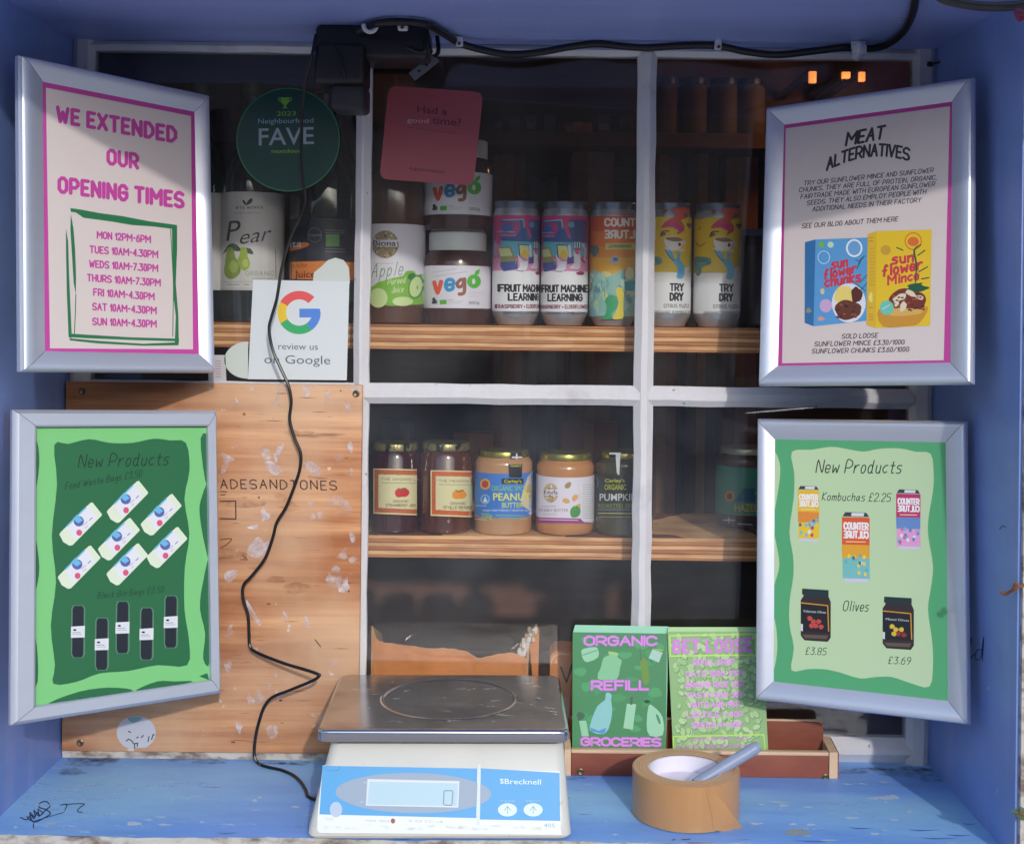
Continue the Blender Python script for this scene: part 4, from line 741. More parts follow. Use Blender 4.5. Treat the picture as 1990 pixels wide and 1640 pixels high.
# two chocolate spread jars, stacked
def art_vego(A, dy=0):
    q = lambda x, y: (715+x*.22563, 270+dy+y*.22563)
    cs_ = ((K(232, 88, 50), 'v', 555, 640), (K(40, 150, 206), 'e', 655, 745), (K(150, 88, 70), 'g', 755, 840))
    A.hand("v", q(572, 1328), q(630, 1322), 34, cs_[0][0], .24, sm=2); A.hand("e", q(672, 1302), q(735, 1296), 32, cs_[1][0], .22, sm=3); A.hand("g", q(772, 1290), q(832, 1282), 28, cs_[2][0], .24, sm=3)
    A.ell(*q(913, 1228), 13.5, 13.5, K(84, 186, 56)); A.ell(*q(910, 1228), 3.2, 5.5, wl); A.poly([q(915, 1180), q(925, 1140), q(965, 1118), q(955, 1165)], K(84, 186, 56))
    A.stroke([q(560, 1150), q(760, 1120)], 1, K(180, 178, 190)); A.stroke([q(570, 1185), q(850, 1145)], 1, K(180, 178, 190)); A.poly([q(618, 1388), q(678, 1385), q(678, 1424), q(620, 1427)], K(84, 186, 56)); A.stroke([q(685, 1390), q(740, 1386)], 1, K(150, 150, 160)); A.stroke([q(685, 1404), q(820, 1400)], .8, K(176, 176, 186)); A.stroke([q(685, 1418), q(800, 1415)], .8, K(176, 176, 186))
    A.ell(*q(572, 1395), 5, 6, K(50, 50, 60), 10, wob=.5); A.stroke([q(560, 1418), q(596, 1414)], 2, K(60, 60, 70)); A.hand("350g", q(868, 1425), q(955, 1420), 4.6, K(90, 88, 100), .18); A.stroke([q(870, 1320), q(1000, 1312), q(1000, 1350), q(870, 1358), q(870, 1320)], .9, K(206, 200, 216)); A.stroke([q(885, 1335), q(990, 1328)], 1.6, K(210, 204, 220))
vr = .0432; vz = [(.0205, .0735, wl)]
vprof = [(.036, 0), (.041, .002), (vr, .007), (vr-.0004, .0755), (vr-.001, .078), (.0415, .086), (.0375, .0915), (.0355, .094)]
v1 = jar("spread_jar", "lower of the two stacked chocolate spread jars with white lids", "jar", 887.5, .091, Z_1, vr, .1165, M_choc, M_wlid, .024, .0368, vz, art=art_vego, prof=vprof, pyc=540, group="stacked chocolate spread jars")
dup(v1, (.0, .0, .1168), R(-1.5), "upper of the two stacked spread jars, half behind the pink square sticker")
# apple puree bottle
def art_apple(A):
    q = lambda x, y: (715+x*.22563, 270+y*.22563)
    A.poly([q(-80, 1270), q(20, 1280), q(80, 1240), q(140, 1220), q(200, 1200), q(300, 1180), q(330, 1140), q(400, 1140), q(420, 1180), q(480, 1170), q(480, 1425), q(-80, 1405)], K(130, 186, 66), 2)
    A.ell(*q(90, 1370), 18, 19, K(206, 226, 160)); A.ell(*q(300, 1400), 20, 9, K(206, 226, 160)); A.ell(*q(415, 1275), 15, 24, K(86, 150, 60), rot=.2); A.ell(*q(412, 1275), 12, 20, K(206, 226, 160), rot=.2); A.ell(*q(425, 1280), 2, 4, K(150, 180, 100)); A.ell(*q(375, 1185), 8, 6, K(50, 130, 60), rot=-.5)
    A.ell(*q(150, 910), 26, 27, K(160, 140, 110)); 
    for i in range(46):
        t_ = random.uniform(0, 6.28); rr_ = math.sqrt(random.random())*24; A.ell(q(150, 910)[0]+rr_*math.cos(t_), q(150, 910)[1]+rr_*math.sin(t_), 2.2, 1.7, random.choice((K(222, 214, 200), K(110, 90, 60), K(196, 176, 140))), 7, wob=.3, up=(i % 9 == 0))
    A.poly([q(38, 870), q(262, 870), q(262, 930), q(38, 930)], wl); A.text("Biona", q(45, 922), q(240, 922), 11, K(54, 46, 50), bold=.015); A.stroke([q(255, 890), q(262, 930)], 2, K(120, 90, 60))
    A.stroke([q(60, 1075), q(220, 1072)], 1.2, K(180, 190, 170)); A.hand("Apple", q(30, 1195), q(290, 1170), 26, K(110, 150, 110), .06, .2, 3, gap=4); A.hand("Pureed", q(170, 1258), q(320, 1238), 12, K(222, 236, 190), .09, .2, 3, gap=3.5); A.hand("Juice", q(205, 1325), q(300, 1318), 12, K(222, 236, 190), .09, .2, 3, gap=3.5)
M_apple = mat("brown_puree_glass", S(96, 66, 56), .12, coat=.6, var=.15, scale=(10, 10, 10))
bprof = [(.032, 0), (.037, .002), (.0385, .008), (.0385, .165), (.037, .176), (.031, .190), (.021, .203), (.0175, .212), (.0172, .222)]
jar("puree_bottle", "brown apple puree bottle with white and green label, beside the left glazing bar", "bottle", 764, .086, Z_1, .0385, .236, M_apple, mat("dark_cap", S(64, 66, 70), .35, metal=.6), .016, .0185, [(.0265, .1245, wl)], art=art_apple, prof=bprof, pyc=540)
# pear juice bottles
M_dgreen = mat("dark_bottle_glass", S(30, 38, 36), .06, coat=.8)
lab_pear = K(206, 202, 200)
def art_pear(A):
    q = lambda x, y: (420+x*.16461, 370+y*.16461)
    A.poly([q(310, 130), q(330, 115), q(360, 165), q(360, 180), q(335, 165)], K(40, 50, 56), 2); A.poly([q(365, 175), q(365, 140), q(395, 105), q(430, 98), q(420, 145)], K(40, 50, 56), 2); A.hand("RYE WORKS", q(238, 222), q(550, 215), 4.6, K(80, 76, 84), .22, gap=5); A.hand("MADE IN BRITAIN", q(215, 280), q(515, 272), 2.6, K(120, 116, 124), .18, gap=4)
    A.text("P", q(120, 600), q(290, 580), 40, K(62, 58, 64), shear=.15); A.text("ear", q(280, 640), q(655, 585), 30, K(62, 58, 64), shear=.3, bold=-.004)
    A.poly([q(80, 760), q(120, 680), q(170, 630), q(240, 640), q(300, 700), q(330, 680), q(410, 690), q(440, 755), q(390, 750), q(300, 720), q(230, 720), q(150, 700)], K(56, 76, 54), 2)
    A.poly([q(135, 680), q(200, 690), q(230, 790), q(285, 890), q(280, 980), q(210, 1040), q(140, 1040), q(95, 970), q(105, 860), q(120, 760)], K(128, 150, 48), 3); A.ell(*q(205, 900), 9, 12, K(160, 178, 76)); A.poly([q(290, 680), q(355, 680), q(375, 780), q(400, 850), q(385, 920), q(330, 950), q(290, 920), q(250, 830), q(280, 760)], K(154, 176, 66), 3); A.ell(*q(345, 860), 6, 8, K(186, 198, 98))
    A.hand("ORGANIC", q(350, 1005), q(680, 1005), 8, K(120, 150, 120), .13, gap=3.5); A.stroke([q(425, 1045), q(660, 1045)], 1, K(140, 150, 140)); A.stroke([q(130, 1112), q(275, 1112)], 1.4, K(120, 118, 120)); A.stroke([q(330, 1112), q(385, 1112)], 1.4, K(120, 118, 120)); A.stroke([q(80, 1080), q(690, 1075)], .8, K(150, 148, 150)); A.stroke([q(700, 700), q(705, 1030)], 2, K(150, 148, 150)); A.stroke([q(70, 1160), q(640, 1158)], .8, K(160, 158, 160))
pprof = [(.034, 0), (.0385, .002), (.0395, .008), (.0395, .172), (.038, .185), (.031, .205), (.0185, .228), (.0155, .240), (.0150, .285), (.016, .286)]
pe = jar("juice_bottle", "dark bottle with a white pear juice label behind the green round sticker", "bottle", 486, .09, Z_1, .0395, .305, M_dgreen, mat("olive_cap", S(90, 96, 60), .4, metal=.5), .018, .0165, [(.040, .1625, lab_pear)], art=art_pear, prof=pprof, pyc=480)
dup(pe, (-.071, .01, 0), R(170), "juice bottle mostly hidden behind the opening times frame")
def art_vita(A):
    q = lambda x, y: (420+x*.16461, 370+y*.16461)
    A.poly([q(740, 850), q(1240, 835), q(1650, 850), q(1650, 1060), q(740, 1050)], K(220, 130, 56)); A.text("white hollan", q(810, 920), q(1075, 905), 9, K(130, 70, 40)); A.text("r", q(830, 1025), q(870, 1022), 13, K(110, 34, 30), bold=.02); A.text("Juice", q(925, 1030), q(1170, 1028), 13.5, K(130, 34, 30), bold=.02)
    A.poly([q(870, 690), q(1000, 620), q(1080, 620), q(1095, 650), q(1020, 685), q(890, 715)], K(214, 120, 54), 3); A.text("vita", q(800, 680), q(1010, 668), 14, K(214, 210, 214)); A.ell(*q(1165, 530), 14, 14.5, K(96, 100, 116)); A.ell(*q(1165, 530), 12.4, 13, K(36, 36, 50)); A.text("TASTE", q(1095, 545), q(1240, 545), 4.4, K(150, 150, 166)); A.rect(*q(1295, 520), *q(1455, 665), K(86, 140, 78))
    for y in (470, 500, 690, 722): A.stroke([q(1290, y), q(1520, y+8)], 1.2, K(110, 120, 130))
jar("juice_bottle", "dark juice bottle with orange band above the white review sticker", "bottle", 632, .093, Z_1, .048, .31, M_dgreen, mat("red_cap", S(120, 60, 46), .4), .018, .017, [(.045, .13, K(36, 36, 50))], art=art_vita, prof=[(.042, 0), (.047, .002), (.048, .008), (.048, .165), (.046, .180), (.036, .205), (.020, .232), (.0165, .245), (.0160, .290), (.017, .291)], pyc=480)
# shelf two
M_jam = mat("dark_red_jam", S(62, 20, 28), .08, coat=.8, var=.2, scale=(14, 14, 14)); M_marm = mat("brown_marmalade", S(84, 38, 26), .08, coat=.8, var=.2, scale=(14, 14, 14))
M_pb = mat("peanut_butter", S(192, 134, 84), .2, coat=.7, var=.06, scale=(9, 9, 30)); M_pb2 = mat("pale_peanut_butter", S(188, 142, 102), .15, coat=.7, var=.08, scale=(9, 9, 30)); M_seed = mat("dark_seed_butter", S(74, 70, 52), .15, coat=.7)
J = lambda x, y: (700+x*.27136, 780+y*.27136)
def jam_art(x0, x1, y0, y1, bc, fruit, l1, l2, sd):
    def f(A):
        A.poly([J(x0, y0), J(x1, y0+6), J(x1, y1), J(x0, y1-12)], K(226, 214, 160)); A.poly([J(x0+8, y0+8), J(x1, y0+14), J(x1, y1-10), J(x0+8, y1-22)], bc)
        rr = random.Random(sd)
        for i in range(260):
            u, v = rr.random(), rr.random()
            X, Y = x0+12+u*(x1-x0-14), y0+14+v*(y1-y0-40)
            if x0+44 < X and y0+48 < Y < y1-62: continue
            A.ell(*J(X, Y), 1.1, .9, rr.choice((K(120, 110, 50), K(206, 110, 60), K(80, 60, 30), K(210, 150, 80))), 5, up=(i % 50 == 0))
        A.poly([J(x0+36, y0+42), J(x1, y0+48), J(x1, y1-42), J(x0+36, y1-54)], K(220, 212, 166))
        A.hand("THE WINDING LANE" if sd == 1 else "THE MEADOW LANE", J(x0+58, y0+84), J(x1+60, y0+88), 4.4, K(110, 100, 80), .16); A.stroke([J(x0+60, y0+102), J(x1-8, y0+106)], 1, K(140, 130, 100))
        fx, fy = (x0+x1)/2+45, (y0+y1)/2+8
        A.ell(*J(fx-14, fy), 9, 8.5, fruit, wob=.08); A.ell(*J(fx+18, fy-4), 10, 9, fruit, wob=.08); A.stroke([J(fx-20, fy-34), J(fx, fy-22), J(fx+30, fy-34)], 2, K(70, 110, 50), 3)
        A.hand(l1, J(fx-60, y1-92), J(fx+50, y1-92), 4.6, K(90, 80, 60), .16); A.hand(l2, J(fx-110, y1-64), J(x1-12, y1-62), 4.8, K(90, 80, 60), .18)
    return f
def lidg(nm):
    m = mat(nm, S(150, 142, 96), .3, metal=.6, c2=S(40, 34, 34), scale=(120, 120, 60), thr=(.52, .56)); return m
jr = [(.0275, 0), (.0300, .002), (.0310, .006), (.0308, .016), (.0316, .018), (.0316, .084), (.0308, .086), (.031, .094), (.0285, .100), (.0272, .103)]
jar("jam_jar", "dark red strawberry jam jar with cream label, beside the left glazing bar", "jar", 766, .079, Z_2, .0316, .1115, M_jam, lidg("patterned_lid"), .0095, .0285, None, art=jam_art(95, 405, 480, 815, K(190, 100, 60), K(206, 40, 46), "ORGANIC", "STRAWBERRY JAM", 1), prof=jr)
jr2 = [(a*1.07, z) for a, z in jr]
jar("jam_jar", "brown orange marmalade jar with cream label between jam and peanut butter", "jar", 865, .082, Z_2, .0338, .1125, M_marm, lidg("patterned_lid"), .0095, .0305, None, art=jam_art(505, 815, 492, 830, K(206, 96, 50), K(232, 146, 40), "ORGANIC", "SEVILLE ORANGE", 2), prof=jr2)
def art_pbut(A):
    A.poly([J(1150, 700), J(1200, 540), J(1250, 520), J(1250, 760), J(1180, 760)], K(214, 200, 170), 2); A.ell(*J(1215, 640), 7, 14, K(200, 160, 90)); A.ell(*J(895, 592), 10, 10.5, K(226, 160, 60)); A.ell(*J(895, 592), 6.5, 7, K(170, 70, 60)); A.ell(*J(895, 700), 9, 9.5, K(150, 190, 226)); A.ell(*J(895, 700), 7, 7.5, K(84, 140, 210)); A.poly([J(880, 720), J(895, 680), J(912, 720)], K(222, 230, 240))
    A.poly([J(1012, 552), J(1168, 552), J(1168, 590), J(1012, 590)], K(24, 24, 34)); A.text("Carley's", J(1030, 582), J(1155, 582), 6, K(206, 206, 40), bold=.02)
    A.text("ORGANIC SMOOTH", J(942, 640), J(1245, 640), 10.5, K(150, 206, 90)); A.text("PEANUT", J(952, 708), J(1222, 708), 14.5, K(222, 226, 70), bold=.015); A.text("BUTTER", J(1015, 760), J(1165, 760), 10, K(206, 220, 70), bold=.01)
    A.hand("MADE FROM FRESHLY ROASTED NUTS", J(880, 785), J(1230, 785), 2.8, K(222, 230, 240), .18); A.text("250g", J(868, 835), J(945, 838), 10, K(160, 206, 70), bold=.01); A.stroke([J(975, 815), J(1170, 818)], 2, K(130, 170, 150)); A.stroke([J(1000, 835), J(1190, 838)], 2, K(130, 170, 150))
    for y in range(560, 830, 16): A.stroke([J(815, y), J(838, y)], 1.4, K(130, 180, 190))
    A.stroke([J(815, 745), J(905, 747)], 1, K(206, 220, 236)); A.stroke([J(815, 840), J(905, 848)], 1, K(206, 220, 236)); A.stroke([J(1205, 800), J(1230, 798)], 1.6, K(240, 240, 240)); A.stroke([J(1216, 785), J(1217, 815)], 1.6, K(240, 240, 240))
jr3 = [(.033, 0), (.0355, .0015), (.0367, .006), (.0367, .0865), (.036, .090), (.0335, .0935), (.031, .096), (.030, .098)]
pj = jar("nut_butter_jar", "peanut butter jar with blue label, gold lid and black seal strip", "jar", 978, .083, Z_2, .0367, .1035, M_pb2, M_gold, .0098, .0318, [(.022, .077, K(64, 124, 206))], art=art_pbut, prof=jr3)
m = MB(); cc = Vector(pj['_w']); A = Art(Cyl(cc, .0372), seg=4, base=.0003); A.poly([J(1062, 450), J(1160, 450), J(1156, 545), J(1066, 545)], K(28, 28, 36)); A.text("Carley's", J(1076, 468), J(1150, 466), 4, K(206, 206, 40), bold=.02); A.into(m)
A = Art(Cyl(cc, .0322), seg=4, base=.0003); A.poly([J(1078, 366), J(1160, 366), J(1160, 462), J(1070, 462)], K(28, 28, 36)); A.stroke([J(1120, 378), J(1120, 420)], 3, K(230, 230, 236)); A.stroke([J(1090, 400), J(1155, 400)], 3, K(230, 230, 236)); A.into(m); m.build("seal_strip", pj)
def art_biona(A):
    A.ell(*J(1365, 655), 14.5, 19, K(196, 176, 140)); A.poly([J(1310, 630), J(1420, 630), J(1420, 672), J(1310, 672)], K(230, 224, 236)); A.text("Biona", J(1316, 665), J(1415, 665), 8, K(70, 58, 60), bold=.01)
    for i in range(20): t_ = random.uniform(0, 6.28); r_ = random.uniform(6, 17); A.ell(J(1365, 655)[0]+r_*.7*math.cos(t_), J(1365, 655)[1]+r_*math.sin(t_), 2, 1.6, random.choice((K(230, 224, 236), K(150, 110, 70))), 6, up=(i % 6 == 0))
    for x, y, ro in ((1475, 712, .3), (1538, 690, -.9), (1560, 755, -.6), (1488, 600, -.8)): A.ell(*J(x, y), 7.5, 5, K(226, 168, 104) if y > 620 else K(170, 140, 90), rot=ro, wob=.08)
    A.ell(*J(1540, 790), 10, 12, K(66, 150, 76), rot=.4, wob=.06); A.hand("PEANUT BUTTER", J(1285, 788), J(1485, 788), 5, K(110, 100, 116), .13, gap=4); A.stroke([J(1300, 752), J(1400, 750)], 1.2, K(160, 156, 166)); A.stroke([J(1310, 808), J(1410, 808)], 1, K(180, 176, 186))
    A.poly([J(1262, 830), J(1690, 840), J(1690, 875), J(1262, 870)], K(150, 52, 130)); A.stroke([J(1285, 845), J(1560, 850)], 1.6, K(222, 200, 222))
    A.poly([J(1575, 575), J(1690, 575), J(1690, 868), J(1600, 862), J(1578, 840)], K(228, 226, 234), 0)
    for y in range(595, 850, 17): A.stroke([J(1592, y), J(1672, y)], .9, K(170, 168, 180))
jr4 = [(.030, 0), (.0345, .0015), (.0368, .006), (.0370, .014), (.0362, .018), (.0362, .076), (.037, .079), (.0366, .085), (.034, .0895), (.0325, .0905), (.0325, .095)]
jar("nut_butter_jar", "peanut butter jar with white and purple label and gold lid", "jar", 1099, .083, Z_2, .0366, .1015, M_pb, M_gold, .0092, .0335, [(.0205, .073, K(226, 220, 234))], art=art_biona, prof=jr4)
def art_pump(A):
    A.text("Carley's", J(1752, 578), J(1895, 578), 6.5, K(200, 200, 50), bold=.02); A.text("ORGANIC", J(1750, 632), J(1905, 632), 10.5, K(186, 196, 50), bold=.01); A.text("PUMPKIN", J(1715, 710), J(1985, 710), 14, K(214, 214, 214), bold=.01); A.text("ROASTED SEED", J(1705, 758), J(1985, 758), 7.5, K(150, 160, 60)); A.rect(*J(1700, 762), *J(1990, 784), K(92, 96, 90)); A.stroke([J(1705, 800), J(1985, 802)], 1.6, K(196, 196, 90)); A.stroke([J(1715, 826), J(1985, 828)], 1.4, K(150, 150, 80))
    A.stroke([J(1693, 540), J(1706, 580), J(1692, 620)], 1.6, K(120, 130, 140), 3)
pk = jar("nut_butter_jar", "dark pumpkin seed butter jar beside the right glazing bar", "jar", 1215, .083, Z_2, .0367, .1035, M_seed, M_gold, .0085, .0318, [(.022, .077, K(50, 52, 50))], art=art_pump, prof=jr3)
m = MB(); cc = Vector(pk['_w']); A = Art(Cyl(cc, .0372), seg=4, base=.0003); A.poly([J(1830, 400), J(1862, 400), J(1856, 530), J(1838, 515)], K(214, 216, 222)); A.into(m); A = Art(Cyl(cc, .0322), seg=4, base=.0003); A.poly([J(1785, 366), J(1866, 366), J(1866, 384), J(1785, 380)], K(214, 216, 222)); A.poly([J(1785, 380), J(1830, 380), J(1830, 404), J(1785, 402)], K(28, 28, 36)); A.poly([J(1830, 380), J(1864, 380), J(1862, 412), J(1832, 412)], K(214, 216, 222)); A.into(m); m.build("seal_strip", pk)
def art_haz(A):
    q = lambda x, y: (1220+x*.28056, 780+y*.28056)
    A.ell(*q(705, 657), 10, 11, K(206, 130, 40)); A.ell(*q(705, 657), 5.5, 6, K(110, 50, 30)); A.text("HAZELNUT", q(742, 762), q(1010, 762), 15, K(220, 180, 40), bold=.01); A.text("Carley's", q(815, 640), q(930, 640), 5, K(200, 190, 150)); A.stroke([q(665, 822), q(740, 822)], 2.4, K(220, 222, 226)); A.stroke([q(700, 806), q(700, 838)], 2.4, K(220, 222, 226)); A.stroke([q(765, 848), q(860, 852)], 2, K(200, 206, 206)); A.stroke([q(745, 785), q(860, 785)], 1.6, K(170, 140, 50)); A.poly([q(800, 600), q(880, 600), q(880, 700), q(740, 690)], K(30, 96, 120))
hz = jar("nut_butter_jar", "green labelled hazelnut spread jar half behind the lower right frame", "jar", 1452, .150, Z_2, .0385, .1035, mat("hazel_butter", S(70, 46, 36), .2, coat=.5), mat("pale_lid", S(176, 176, 150), .3, metal=.5), .0095, .033, [(.018, .080, K(60, 140, 118))], art=art_haz, prof=[(a*1.05, z) for a, z in jr3])
jar("storage_jar", "dim storage jar with blue lid behind the outermost yellow can", "jar", 1466, .18, Z_1, .034, .130, mat("dim_contents", S(70, 50, 44), .3, coat=.3), mat("slate_lid", S(96, 116, 140), .35), .009, .032, None, pyc=500)

# cardboard boxes on the inner counter
m = MB(); m.box((-.62, .03, SILL-.03), (.60, .50, SILL+.002), M_wood, .002); tag(m.build("counter", loc=(0, .03, SILL)), "dark wooden counter inside behind the scales and leaflets", "counter")
cb = thing("cardboard_box", "open torn cardboard box behind the glass above the scales", "box", P(880, 1400, .06))
ctop = [(722, 1218), (727, 1232), (734, 1246), (752, 1252), (790, 1257), (830, 1261), (880, 1262), (905, 1266), (920, 1275), (930, 1280), (960, 1275), (990, 1273), (1012, 1277), (1022, 1282)]
YB = .05; zb = SILL+.0025
m = MB(); pts = [P(x, y, YB+.004*math.sin(x*.03)) for x, y in ctop]
from mathutils import noise
tops = catmull(pts, 5); NR = 14; vs = []
for i, p in enumerate(tops):
    zt = p.z+.0016*noise.noise(Vector((p.x*90, 0, 3)))+.0008*noise.noise(Vector((p.x*400, 1, 3)))
    for j in range(NR+1):
        f_ = j/NR; z_ = zb+(zt-zb)*f_
        dy = .0035*noise.noise(Vector((p.x*28, z_*34, 1)))+.0016*noise.noise(Vector((p.x*90, z_*120, 5)))-.004*f_**3*abs(noise.noise(Vector((p.x*30, 7, 0))))
        vs.append(Vector((p.x, YB+.002+dy, z_)))
nc = len(tops); fs = [[i*(NR+1)+j, (i+1)*(NR+1)+j, (i+1)*(NR+1)+j+1, i*(NR+1)+j+1] for i in range(nc-1) for j in range(NR)]
m.add(vs, fs, M_card); m.add([v+Vector((0, .003, -.0004)) for v in vs], [f[::-1] for f in fs], M_cardin)
ed = [(vs[i*(NR+1)+NR], vs[i*(NR+1)+NR]+Vector((0, .003, -.0004))) for i in range(nc)]
m.add([q_ for e_ in ed for q_ in e_], [[2*i, 2*i+2, 2*i+3, 2*i+1] for i in range(nc-1)], M_cardin)
m.tube([(a_+b_)/2 for a_, b_ in ed], .0013, M_cardin, 6, smooth=False)
fp = Plane(Vector((0, YB-.0045, 1)), Vector((1, 0, 0)), Vector((0, 0, 1))); A = Art(fp, base=.0004)
A.into(m); m.build("front_flap", cb)
x0, x1 = pts[0].x, pts[-1].x; m = MB(); m.prism([(x0, YB, zb), (x0, YB, pts[0].z), (x0+.004, YB+.05, pts[0].z-.02), (x0+.004, YB+.2, zb+.02), (x0+.004, YB+.2, zb)], Vector((.003, 0, 0)), M_cardin); m.build("side_flap", cb)
m = MB(); m.prism([(x1, YB+.004, zb), (x1, YB+.004, pts[-1].z-.004), (x1+.004, YB+.02, pts[-1].z+.033), (x1+.004, YB+.2, zb+.02), (x1+.004, YB+.2, zb)], Vector((.003, 0, 0)), M_cardin)
rr = random.Random(5); q = [P(1012, 1272, .056), P(1018, 1258, .058), P(1024, 1245, .06), P(1032, 1232, .062), P(1036, 1222, .064)]
for i in range(60):
    t_ = rr.random()*(len(q)-1); k = int(t_); p = q[k].lerp(q[min(k+1, 4)], t_-k)+Vector((rr.uniform(-.004, .004), rr.uniform(-.003, .003), rr.uniform(-.004, .004)))
    m.box(p-Vector((.0022, .0012, .003)), p+Vector((.0022, .0012, .003)), random.choice((K(196, 186, 180), K(166, 140, 116), K(210, 204, 200))), .0006, 1)
m.prism([P(1036, 1226, .07), P(1042, 1212, .07), P(1048, 1226, .07), P(1046, 1310, .07), P(1036, 1330, .07), P(1030, 1260, .07)], Vector((0, .004, 0)), M_card); m.build("torn_side", cb)
m = MB(); m.prism([(x0+.004, YB+.2, zb), (x1, YB+.2, zb), (x1, YB+.2, zb+.02), (x0+.004, YB+.2, zb+.02)], Vector((0, .003, 0)), M_cardin); m.build("back_flap", cb)
o2 = P(1069, 1380, .045); m = MB(); pts = [P(x, y, .045) for x, y in ((1069, 1288), (1070, 1274), (1078, 1266), (1092, 1264), (1108, 1266), (1150, 1270))]
m.prism([Vector((pts[0].x, .045, zb))]+pts+[Vector((pts[-1].x, .045, zb))], Vector((0, .05, 0)), M_card); A = Art(Plane(Vector((0, .045, 1)), Vector((1, 0, 0)), Vector((0, 0, 1))), base=.0003)
A.stroke([(1090, 1296), (1101, 1325), (1112, 1290), (1116, 1325)], 3.4, K(40, 32, 34)); A.stroke([(1070, 1290), (1076, 1276), (1090, 1270), (1105, 1272)], 2.6, K(214, 176, 130), 3, taper=.3)
A.into(m); tag(m.build("cardboard_box", loc=(o2.x, .045, zb)), "small cardboard box with black letter, beside the green leaflets", "box")

# dim back room: shelving and stock
def rp(px, py, Y): return P(px, py, Y)
ZR = rp(1200, 268, .75).z
m = MB(); m.box((-1.0, .68, ZR-.025), (1.0, .98, ZR), M_wood); m.box((-1.0, .975, .3), (1.0, 1.0, EYE+.8), M_wood); m.box((-1.0, .68, Z_2-.12), (1.0, .98, Z_2-.095), M_wood); m.box((-1.02, .68, .1), (-1.0, 1.0, EYE+.8), M_wood); m.box((1.0, .68, .1), (1.02, 1.0, EYE+.8), M_wood)
tag(m.build("shelving_unit", loc=(0, .68, .1)), "dark wooden shelving unit at the back of the shop interior", "shelves")
ZR2 = Z_2-.095
dt = None
for i, px in enumerate((1290, 1345, 1405, 1455)):
    p = rp(px, 268, .74)
    if dt is None:
        dt = thing("storage_tube", "dim amber storage tube on the back shelf, nearest the right glazing bar", "container", (p.x, .74, ZR), "amber storage tubes on the back shelf")
        m = MB(); m.lathe((p.x, .74, ZR), [(.026, 0), (.028, .004), (.028, .085), (.024, .092)], M_amber, 24); m.build("tube", dt); m = MB(); m.lathe((p.x, .74, ZR), [(.025, .092), (.026, .094), (.026, .104), (0, .105)], M_black, 24); m.build("lid", dt); px0 = p.x
    else: dup(dt, (p.x-px0, 0, 0), 0, ("dim amber storage tube on the back shelf, second from the right glazing bar", "dim amber storage tube on the back shelf, third from the right glazing bar", "dim amber storage tube on the back shelf, closest to the meat alternatives frame")[i-1])
lbls = {}
def carton(px0, px1, py0, Y, z, mt, label, d=.08):
    a0, a1 = rp(px0, py0, Y), rp(px1, py0, Y); m = MB(); m.box((a0.x, Y, z+.0005), (a1.x, Y+d, a0.z), mt, .004); xm = (a0.x+a1.x)/2; m.box((xm-.008, Y-.0008, z+.003), (xm+.008, Y+.002, a0.z-.001), M_cardin if mt is not M_grey else M_black); m.box((a0.x+.004, Y-.0012, z+(a0.z-z)*.3), (xm-.010, Y+.001, z+(a0.z-z)*.62), K(150, 140, 130)); tag(m.build("stock_box", loc=(a0.x, Y, z)), label, "box")
carton(958, 1010, 228, .72, ZR, M_grey, "dim grey stock box on the back shelf, right of the pink sticker"); carton(1020, 1080, 222, .74, ZR, M_grey, "dark grey stock box on the back shelf, middle of the centre pane"); carton(1095, 1150, 236, .73, ZR, M_red, "dim brown stock box on the back shelf, above the orange can"); carton(1160, 1230, 225, .74, ZR, M_grey, "dark stock box on the back shelf touching the right glazing bar")
Z3 = ZR2; 
for k, (x0_, x1_, y_, mt, lb) in enumerate(((960, 1020, 300, M_red, "tall brown carton far back behind the left pink can"), (1030, 1085, 345, M_grey, "tall grey carton far back behind the right pink can"), (1110, 1195, 290, M_red, "tall brown carton far back behind the orange can"), (1262, 1320, 300, M_red, "tall reddish carton far back behind the left yellow can"), (1335, 1400, 280, M_amber, "tall amber carton far back behind the right yellow can"), (1410, 1475, 305, M_red, "tall brown carton far back beside the meat alternatives frame"), (740, 800, 820, M_grey, "dark carton far back above the strawberry jam jar"), (880, 960, 840, M_red, "brown carton far back above the peanut butter jar"), (1090, 1200, 820, M_red, "wide brown carton far back above the pumpkin seed jar"))):
    if y_ < 500: carton(x0_, x1_, y_, .76, Z3, mt, lb, .12)
    else: carton(x0_, x1_, y_, .70, ZR2, mt, lb, .05)
# brown carton hanging high behind pink sticker, on its own small shelf
p0, p1 = rp(722, 143, .16), rp(795, 242, .16)
m = MB(); m.box((p0.x-.02, .155, p1.z-.012), (p1.x+.01, .26, p1.z-.0005), M_wood); m.box((p0.x-.02, .25, p1.z-.012), (p0.x, .262, Z_1+.001), M_wood)
tag(m.build("bracket_shelf", loc=(p0.x, .155, p1.z-.012)), "little dark shelf behind the pink square sticker", "shelf")
m = MB(); m.box((p0.x, .16, p1.z), (p1.x, .22, p0.z), mat("orange_card", S(176, 110, 78), .7, var=.12, scale=(30, 30, 60)), .0015); m.box(((p0.x+p1.x)/2+.006, .1592, p1.z+.002), ((p0.x+p1.x)/2+.009, .1605, p0.z-.002), M_card)
tag(m.build("stock_box", loc=(p0.x, .16, p1.z)), "orange brown carton high behind the pink square sticker", "box")
